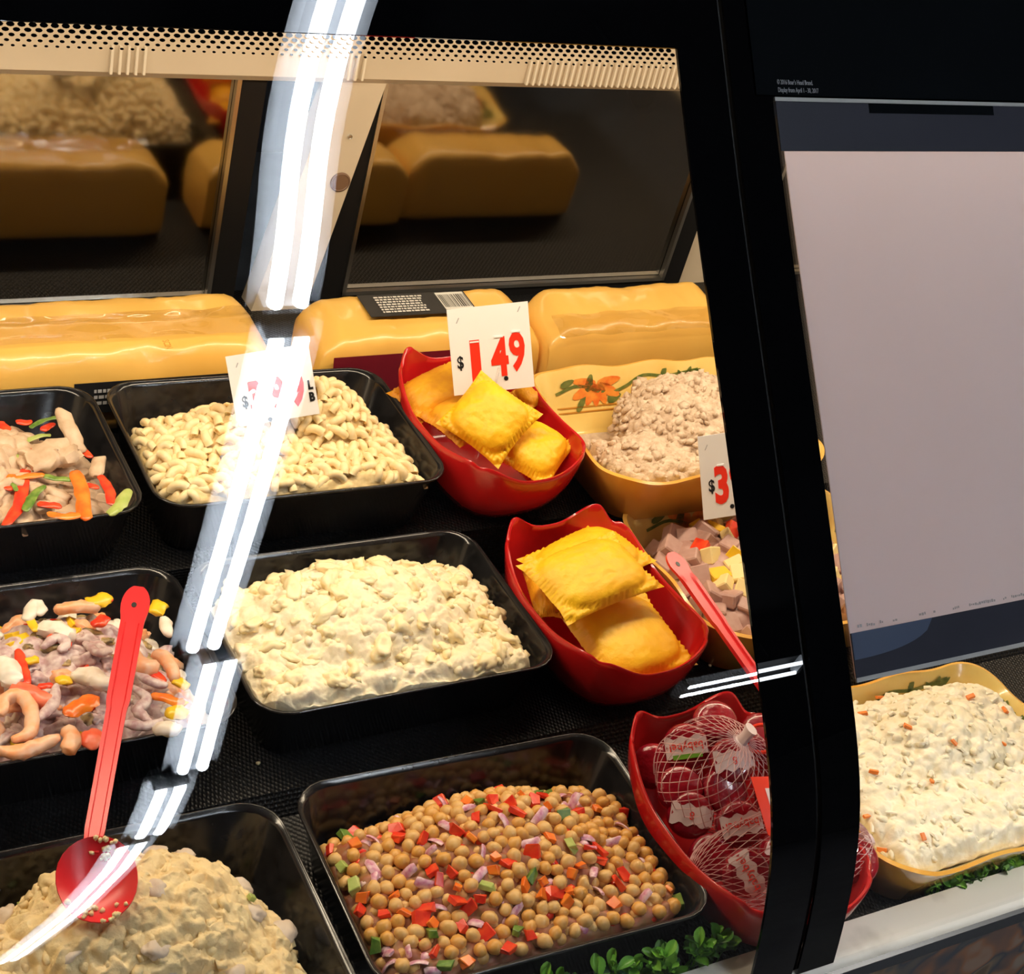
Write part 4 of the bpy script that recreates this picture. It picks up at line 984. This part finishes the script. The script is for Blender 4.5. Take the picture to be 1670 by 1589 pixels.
# creamy slaw
sl_md = Mound([(.0, -.15, 1.12, 1.16, .076, 5.5, .34), (.1, .2, .85, .84, .094, 2.2, .6)], dish_half)
def d_(p, u, v): return V((0, 0, 1)) * (lumps(p, 55, .006) + lumps(p, 130, .002) + fbm(p, 90, .0015)) + V((noise.noise(p * 90), noise.noise(p * 90 + V((5, 5, 5))), 0)) * .0015
o = link_mesh('creamy_slaw', mound_mesh(sl_md, 220, 170, d_, M['slaw'], 'creamy_slaw', 9), None); o.matrix_world = mw(D3)
tag(o, 'creamy white slaw filling the front floral dish', 'slaw', kind='stuff'); granules(sl_md, o, [M['slaw']], 420, .0075, (.0025, .0058), 83, .9, .005, .7)
rnd = random.Random(81); mb = MB()
for (u, v, p, n) in scatter(sl_md, rnd, 170, .0105, tries=20000):
    a = rnd.uniform(0, 6.28); dr = V((math.cos(a), math.sin(a), 0)); dr = (dr - n * dr.dot(n)).normalized(); L = rnd.uniform(.003, .006); p = p + n * .0075
    mb.tube([p - dr * L, p + n * .0015, p + dr * L + n * rnd.uniform(-.002, .002)], rnd.uniform(.0016, .0028), 6, True, .6)
o = mb.build('cabbage_shreds', M['slaw'], None); o.matrix_world = mw(D3); tag(o, 'short cabbage shreds over the creamy slaw', 'cabbage', kind='stuff')
rnd = random.Random(82); cb = dice_mesh('bit', M['carrot'], (.008, .004, .003), 2)
for (u, v, p, n) in scatter(sl_md, rnd, 16, .028):
    place(cb, 'carrot_bit', mw(D3), p, n, rnd, .4, .0095, label='tiny orange carrot bit in the creamy slaw', cat='carrot', group='carrot bits in the slaw', sc=rnd.uniform(.7, 1.1))

# ================================================================== SPOONS
def spoon(pts, w, label, bowl_c=None, bowl_n=None, bowl_x=None, bl=.034, bw=.030, crumbs=False):
    """pts: handle spine from the free end to the neck"""
    c = V(pts[0]); t = empty('serving_spoon', c[:]); tag(t, label, 'spoon', 'red plastic serving spoons')
    sp = [V(p) - c for p in pts]; a = (sp[-1] - sp[0]); L = a.length; ax = a.normalized()
    up = V((0, 0, 1)); up = (up - ax * up.dot(ax)).normalized(); side = ax.cross(up)
    mb = MB(); rings = []; SS = [.002, .006, .014, .025, .04, .06, .085, .105, .125, .145, .16] + [.16 + .84 * k / 24 for k in range(1, 25)]
    for s in SS:
        p = sp[0] + a * s
        hw = w / 2 * (1.0 - .12 * smooth01((s - .1) / .9))
        if s < .16: hw = w * .62 * math.sqrt(max(.02, 1 - ((s - .085) / .0875) ** 2)) if s < .085 else w * (.62 - .12 * smooth01((s - .085) / .075))
        if s > .50: hw *= .86
        if s > .93: hw *= 1 - .25 * smooth01((s - .93) / .07)
        th = .0030; g = .0016 * smooth01((s - .17) / .03) * (1 - smooth01((s - .95) / .05))
        prof = [(-1, -th / 2), (1, -th / 2), (1, th / 2 + g), (.62, th / 2 + g), (.50, th / 2 - g * .3), (-.50, th / 2 - g * .3), (-.62, th / 2 + g), (-1, th / 2 + g)]
        rings.append([p + side * (x * hw) + up * z for x, z in prof])
    mb.loft(rings); h = mb.build('handle', M['spoon'], t, sharp=30)
    k = MB(); F = frame(sp[0] + a * .085 + up * .0018 + side * .001, up, side)
    k.loft([[F @ V((.0022 * math.cos(j * math.pi / 6), .0022 * 1.4 * math.sin(j * math.pi / 6), z)) for j in range(12)] for z in (-.002, .0001)]); k.build('hanging_hole', M['ink_black'], h)
    if bowl_c is not None:
        b = MB(); F = frame(V(bowl_c) - c, bowl_n, bowl_x); nr, ns = 8, 28; rings = []
        def bp(r, j, o):
            th = 2 * math.pi * j / ns; x = math.cos(th); y = math.sin(th)
            e = 1 - .14 * max(0, x) ** 2 - .10 * max(0, x) * abs(y)
            return F @ V((bl * r * x * e, bw * r * y * (1 - .12 * x), -.012 * (1 - r * r) + o))
        rings = [[bp(r / nr, j, .0) for j in range(ns)] for r in range(1, nr + 1)] + [[bp(r / nr * .985, j, .0016) for j in range(ns)] for r in range(nr, 0, -1)]
        b.loft(rings); sc = b.build('scoop', M['spoon'], t, sharp=60)
        if crumbs:
            rn = random.Random(17); g = MB()
            for k in range(46):
                r = .55 + .43 * rn.random(); th = rn.choice((rn.gauss(.1, .35), rn.gauss(2.6, .25), rn.gauss(-.6, .3))); q = bp(r, th / (2 * math.pi) * ns, .0026); rr_ = rn.uniform(.0010, .0026)
                g.add([q + w_ * rr_ * (1 + .5 * noise.noise(w_ * 2 + q * 90)) for w_ in ICO1[0]], ICO1[1])
            gg = g.build('food_bits', M['chsalad'], sc, sharp=None); gg['kind'] = 'stuff'
    return t
E1 = at(226, 958, .135); N1 = at(148, 1392, .118)
bc = at(160, 1440, .114)
spoon([E1, N1], .019, 'red plastic spoon with its scoop in the chicken salad', bc, (TOCAM * .55 + V((.05, -.1, .9))), (bc - N1), .034, .0275, True)
E2 = at(1092, 902, .128); N2 = at(1262, 1145, .085)
bc2 = at(1300, 1200, .078)
spoon([E2, N2], .017, 'red plastic spoon leaning on the diced ham dish', bc2, (TOCAM * .3 + V((0, 0, 1))), (bc2 - N2), .032, .026)

# ================================================================== YELLOW PACKAGES AT THE BACK
def package(x0, x1, y0, y1, z1, seed, label, front_slope=.018, end=.03, back_up=.014):
    z0 = FZ[2]; L = x1 - x0; c = V(((x0 + x1) / 2, (y0 + y1) / 2, z0)); t = empty('wrapped_loaf', c[:]); tag(t, label, 'package', 'yellow wrapped packages along the back')
    mb = MB(); nx = 40; n = 40; rings = []
    hy = (y1 - y0) / 2; H = z1 - z0
    for i in range(nx + 1):
        s = i / nx; x = (s - .5) * L; e = min(s, 1 - s) * L; k = smooth01(e / end) ** .5 * .22 + .78
        ring = []
        for j in range(n):
            th = 2 * math.pi * j / n; cy, sz = math.cos(th), math.sin(th); q = 2 / 6.0
            yy = math.copysign(abs(cy) ** q, cy) * hy * (.5 + .5 * k); zz = (math.copysign(abs(sz) ** q, sz) * .5 + .5) * H * (k if sz > 0 else 1)
            if zz > H * .5: yy += front_slope * (zz / H - .5) * (1 if yy < 0 else 0); zz += back_up * (yy / hy) * .5
            w = .0034 * noise.noise(V((x * 26 + seed, yy * 34, zz * 34))) + .0020 * (.5 - abs(noise.noise(V((x * 55 + seed, yy * 90, zz * 40))))) + .0012 * noise.noise(V((x * 80 + seed, yy * 60, zz * 60)))
            ring.append((x, yy * (1 + w * 4), max(0.0005, zz + w * (1 if sz > 0 else 0))))
        rings.append(ring)
    mb.loft(rings); mb.build('wrapper', M['package'], t, sharp=50)
    return t, c, hy, H
pk1, c1_, hy1, H1 = package(.245, .606, 1.313, 1.420, .168, 1, 'yellow wrapped loaf under clear film at the left back')
pk2, c2_, hy2, H2 = package(.662, .940, 1.313, 1.408, .164, 2, 'yellow wrapped loaf with burgundy and black labels in the middle back')
pk3, c3_, hy3, H3 = package(.946, 1.215, 1.300, 1.395, .168, 3, 'plain yellow wrapped loaf at the right back')
def rect(parent, name, m, c, ux, uy, w, h, off=0):
    ux = V(ux).normalized(); uy = V(uy).normalized(); n = ux.cross(uy); mb = MB(); c = V(c) + n * off
    vs = [c - ux * w / 2 - uy * h / 2, c + ux * w / 2 - uy * h / 2, c + ux * w / 2 + uy * h / 2, c - ux * w / 2 + uy * h / 2]
    mb.add(vs + [v - n * .0006 for v in vs], [(0, 1, 2, 3), (7, 6, 5, 4), (0, 4, 5, 1), (1, 5, 6, 2), (2, 6, 7, 3), (3, 7, 4, 0)]); return mb.build(name, m, parent, smooth=False)
def fake_lines(parent, m, c, ux, uy, w, h, rows, seed, off):
    ux = V(ux).normalized(); uy = V(uy).normalized(); n = ux.cross(uy); rnd = random.Random(seed); mb = MB(); c = V(c) + n * off
    for r in range(rows):
        y = h * (.5 - (r + .5) / rows); x = -w / 2
        while x < w / 2 - .004:
            L = rnd.uniform(.0015, .006); hh = h / rows * .28
            mb.add([c + ux * x + uy * (y - hh), c + ux * (x + L) + uy * (y - hh), c + ux * (x + L) + uy * (y + hh), c + ux * x + uy * (y + hh)], [(0, 1, 2, 3)]); x += L + .0012
    return mb.build('small_print', m, parent, smooth=False)
def barcode(parent, c, ux, uy, w, h, seed, off):
    ux = V(ux).normalized(); uy = V(uy).normalized(); n = ux.cross(uy); rnd = random.Random(seed)
    o = rect(parent, 'barcode_field', M['ink_white'], c, ux, uy, w, h, off); mb = MB(); cc = V(c) + n * (off + .0003); x = -w * .46
    while x < w * .46:
        L = rnd.uniform(.0006, .0018)
        mb.add([cc + ux * x - uy * h * .4, cc + ux * (x + L) - uy * h * .4, cc + ux * (x + L) + uy * h * .36, cc + ux * x + uy * h * .36], [(0, 1, 2, 3)]); x += L + rnd.uniform(.0008, .002)
    mb.build('barcode_bars', M['ink_black'], o, smooth=False)
UX = (1, 0, 0)
# black label low on the front of the left loaf
l1 = rect(pk1, 'black_label', M['ink_black'], (.055, -hy1 - .0022, .050), UX, (0, .12, 1), .175, .034, 0); fake_lines(l1, M['ink_grey'], (.015, -hy1 - .0022, .051), UX, (0, .12, 1), .055, .020, 3, 3, .0006); barcode(l1, (.098, -hy1 - .0022, .053), UX, (0, .12, 1), .080, .018, 4, .0006)
# black label on top of the middle loaf, burgundy label on its front
U2 = (0, .99, .06)
l2 = rect(pk2, 'black_label', M['ink_black'], (-.005, .012, H2 + .0062), UX, U2, .135, .044, 0); fake_lines(l2, M['ink_white'], (-.025, .012, H2 + .0062), UX, U2, .060, .034, 7, 6, .0006); barcode(l2, (.042, .014, H2 + .0062), UX, U2, .036, .034, 7, .0006)
l3 = rect(pk2, 'burgundy_label', M['burgundy'], (-.055, -hy2 - .0030, .046), UX, (0, .16, 1), .145, .060, 0); fake_lines(l3, M['ink_red'], (-.02, -hy2 - .0030, .046), UX, (0, .16, 1), .05, .02, 3, 9, .0006)
# clear film seam over the left loaf: a loose wavy strip
mb = MB()
def film(u, v):
    x = -.17 + .335 * u; y = -.030 + .045 * v
    return V((x, y, H1 + .003 + .010 * (y / hy1) * .5 + .003 * noise.noise(V((x * 30, y * 60, 2))) + .004 * math.exp(-((v - .5) / .18) ** 2)))
mb.grid(60, 14, film); mb.build('film_seam', M['film'], pk1)
me = text_mesh('SC2N', .010, 'paint_ochre', .5, 0, .0001); link_mesh('stamped_code', me, pk1, mat4=frame((.062, -.045, H1 - .0005), (0, -.3, 1), (.1, -1, 0)))
mb = MB()
def film(u, v):
    x = -.13 + .26 * u; y = -hy3 * .98 + .03 * v
    return V((x, y, H3 - .010 + .012 * v + .004 * noise.noise(V((x * 30, y * 70, 7)))))
mb.grid(50, 10, film); mb.build('film_seam', M['film'], pk3)

# ================================================================== PRICE CARDS
def price_card(corners, ydepth, label, digits, unit=None, ground=None):
    """corners: pixels tl, tr, br, bl of an upright card standing at depth y"""
    cx, cy = sum(q[0] for q in corners) / 4, sum(q[1] for q in corners) / 4
    c0 = at_y(cx, cy, ydepth); nn = (TOCAM * .75 + V((0, -.55, .1))).normalized(); P = []
    for x, y in corners:
        d = ROT.transposed() @ V((x - 835, y - 794.5, FPX)); P.append(CAM + d * ((c0 - CAM).dot(nn) / d.dot(nn)))
    c = sum(P, V()) / 4; ux = ((P[1] - P[0]) + (P[2] - P[3])).normalized(); uy = ((P[0] - P[3]) + (P[1] - P[2])).normalized()
    n = ux.cross(uy).normalized(); uy = n.cross(ux)
    w = ((P[1] - P[0]).length + (P[2] - P[3]).length) / 2; h = ((P[0] - P[3]).length + (P[1] - P[2]).length) / 2
    base = c - uy * (h / 2); t = empty('price_card', base[:]); tag(t, label, 'price card', 'white price cards')
    F = frame(c - base, n, ux)
    mb = MB(); mb.box((0, 0, 0), (w, h, .0012)); o = mb.build('card', M['card'], t, smooth=False); o.matrix_local = F
    for txt, fx, fy, fs, mm, sq, bold in digits:
        me = text_mesh(txt, fs * h, mm, sq, bold); link_mesh('lettering', me, o, (fx * w, fy * h, .0009))
    for txt, fx, fy, fs, mm, sq, bold in digits:
        if mm != 'ink_red': continue
        s = MB(); s.box((0, 0, 0), (w * .11, h * .018, .0012)); s.build('slot_tab', M['card'], o, (fx * w, (fy + fs * .43) * h, .0010), smooth=False)
    for fx, fy in ((-.38, .36), (.38, .42)):
        s = MB(); s.box((0, 0, 0), (w * .012, h * .07, .0008), Matrix.Rotation(-.5, 3, 'Z')); s.build('slit', M['ink_grey'], o, (fx * w, fy * h, .0003), smooth=False)
    if ground is not None:
        gz = ground; s = MB(); top = -(h * .5); foot = (gz - base.z); s.tube([(0, .002, h * .3), (0, .002, 0), (0, .004, foot)], .0016, 6); s.build('clear_stake', M['clear'], t)
    return t
price_card([(733, 506), (866, 490), (866, 632), (736, 645)], 1.210, 'white price card reading 1.49 in the rear bowl',
           [('$', -.39, -.13, .20, 'ink_black', .75, .0004), ('1', -.20, -.16, .60, 'ink_red', .72, .0046), ('4', .10, -.13, .60, 'ink_red', .64, .0022), ('9', .32, -.09, .60, 'ink_red', .64, .0017), ('.', .155, -.30, .26, 'ink_black', 1, .001)], ground=FZ[2] + .012)
price_card([(373, 582), (513, 559), (511, 676), (382, 697)], 1.195, 'white price card with LB print standing in the macaroni',
           [('$', -.36, -.17, .22, 'ink_black', .75, .0004), ('3', -.22, -.16, .64, 'ink_red', .64, .0022), ('9', .04, -.15, .64, 'ink_red', .64, .0017), ('9', .28, -.12, .64, 'ink_red', .64, .0017), ('.', -.10, -.40, .26, 'ink_black', 1, .001), ('L', .44, -.08, .17, 'ink_black', .8, .0006), ('B', .44, -.25, .17, 'ink_black', .8, .0006)], ground=FZ[2] + .02)
price_card([(1135, 713), (1238, 698), (1252, 832), (1150, 848)], 1.022, 'white price card reading 3.9 cut off by the black mullion',
           [('$', -.34, -.11, .20, 'ink_black', .75, .0004), ('3', -.18, -.13, .60, 'ink_red', .64, .0022), ('9', .07, -.10, .60, 'ink_red', .64, .0017), ('9', .31, -.07, .60, 'ink_red', .64, .0017), ('.', -.04, -.32, .26, 'ink_black', 1, .001)], ground=FZ[1] + .04)

# ================================================================== PLASTIC GARNISH ALONG THE SILL
def leaf_mesh(m, seed):
    mb = MB(); rows = 7; L, w = .017, .0105; vs = []
    for i in range(rows + 1):
        t = i / rows; ww = w / 2 * math.sin(math.pi * min(1, t * .92 + .04)) ** .75 * (.45 + .75 * t); zc = .004 * math.sin(t * 2.2)
        vs += [(t * L, -ww, zc + .0022), (t * L, -ww * .5, zc + .0006), (t * L, 0, zc), (t * L, ww * .5, zc + .0006), (t * L, ww, zc + .0022)]
    fs = [(5 * i + k, 5 * i + 5 + k, 5 * i + 6 + k, 5 * i + 1 + k) for i in range(rows) for k in range(4)]
    mb.add(vs, fs); mb.add([(x, y, z - .0005) for x, y, z in vs], [f[::-1] for f in fs]); return mb.mesh('leaf', m, True, None)
leaves = [leaf_mesh(M[k], i) for i, k in enumerate(('leaf_light', 'leaf', 'leaf_light', 'leaf_dark'))]
def garnish(x0, x1, label, seed, npk, yc, hr):
    rnd = random.Random(seed); c = V(((x0 + x1) / 2, yc, FZ[0])); t = empty('garnish_strip', c[:]); tag(t, label, 'garnish', 'green plastic garnish strips')
    mb = MB(); mb.tube(catmull([V((x - c.x, .004 * math.sin(x * 60), .006)) for x in [x0 + (x1 - x0) * k / 8 for k in range(9)]], 4), .0018, 6); mb.build('stem', M['leaf_dark'], t)
    for k in range(npk):
        x = x0 + (x1 - x0) * (k + rnd.random()) / npk; sx = x - c.x; h = rnd.uniform(*hr); y = rnd.uniform(-.004, .006)
        tip = V((sx + rnd.uniform(-.008, .008), y, h)); s = MB(); s.tube([(sx, 0, .005), (sx * .5 + tip.x * .5, y * .6, h * .6), tip], .0007, 4); s.build('twig', M['leaf'], t)
        for j in range(5):
            a = rnd.uniform(0, 6.283); el = rnd.uniform(.1, 1.0); dr = V((math.cos(a) * math.cos(el), math.sin(a) * math.cos(el), math.sin(el)))
            p = tip - dr * .002 - V((0, 0, j * .0035)); o = link_mesh('leaf', rnd.choice(leaves[:3] if j < 3 else leaves), t, None, frame(p, rand_dir(rnd), dr) @ Matrix.Rotation(0, 4, 'X'))
            o.matrix_local = Matrix.Translation(p) @ dr.to_track_quat('X', 'Z').to_matrix().to_4x4() @ Matrix.Rotation(rnd.uniform(-.8, .8), 4, 'X') @ Matrix.Scale(rnd.uniform(.7, 1.1), 4)
garnish(.50, .738, 'green plastic garnish in front of the chickpea pan', 91, 70, .574, (.016, .054))
garnish(.965, 1.25, 'green plastic garnish in front of the slaw dish', 92, 44, .5685, (.022, .044))

# ---- a few crumbs dropped on the mat
rnd = random.Random(99); cr = blob_mesh('crumb', M['potato_chunk'], (.0022, .0018, .0016), 5)
for i, (px, py, y, w) in enumerate(((421, 1245, FZ[0] + .006, 'beside the potato pan'), (1158, 1085, FZ[1] + .002, 'beside the middle red bowl'))):
    o = link_mesh('crumb', cr, None, at(px, py, FZ[1] + .0012 if i else FZ[1] + .0012)); tag(o, 'tiny pale crumb on the black mat ' + w, 'crumb')
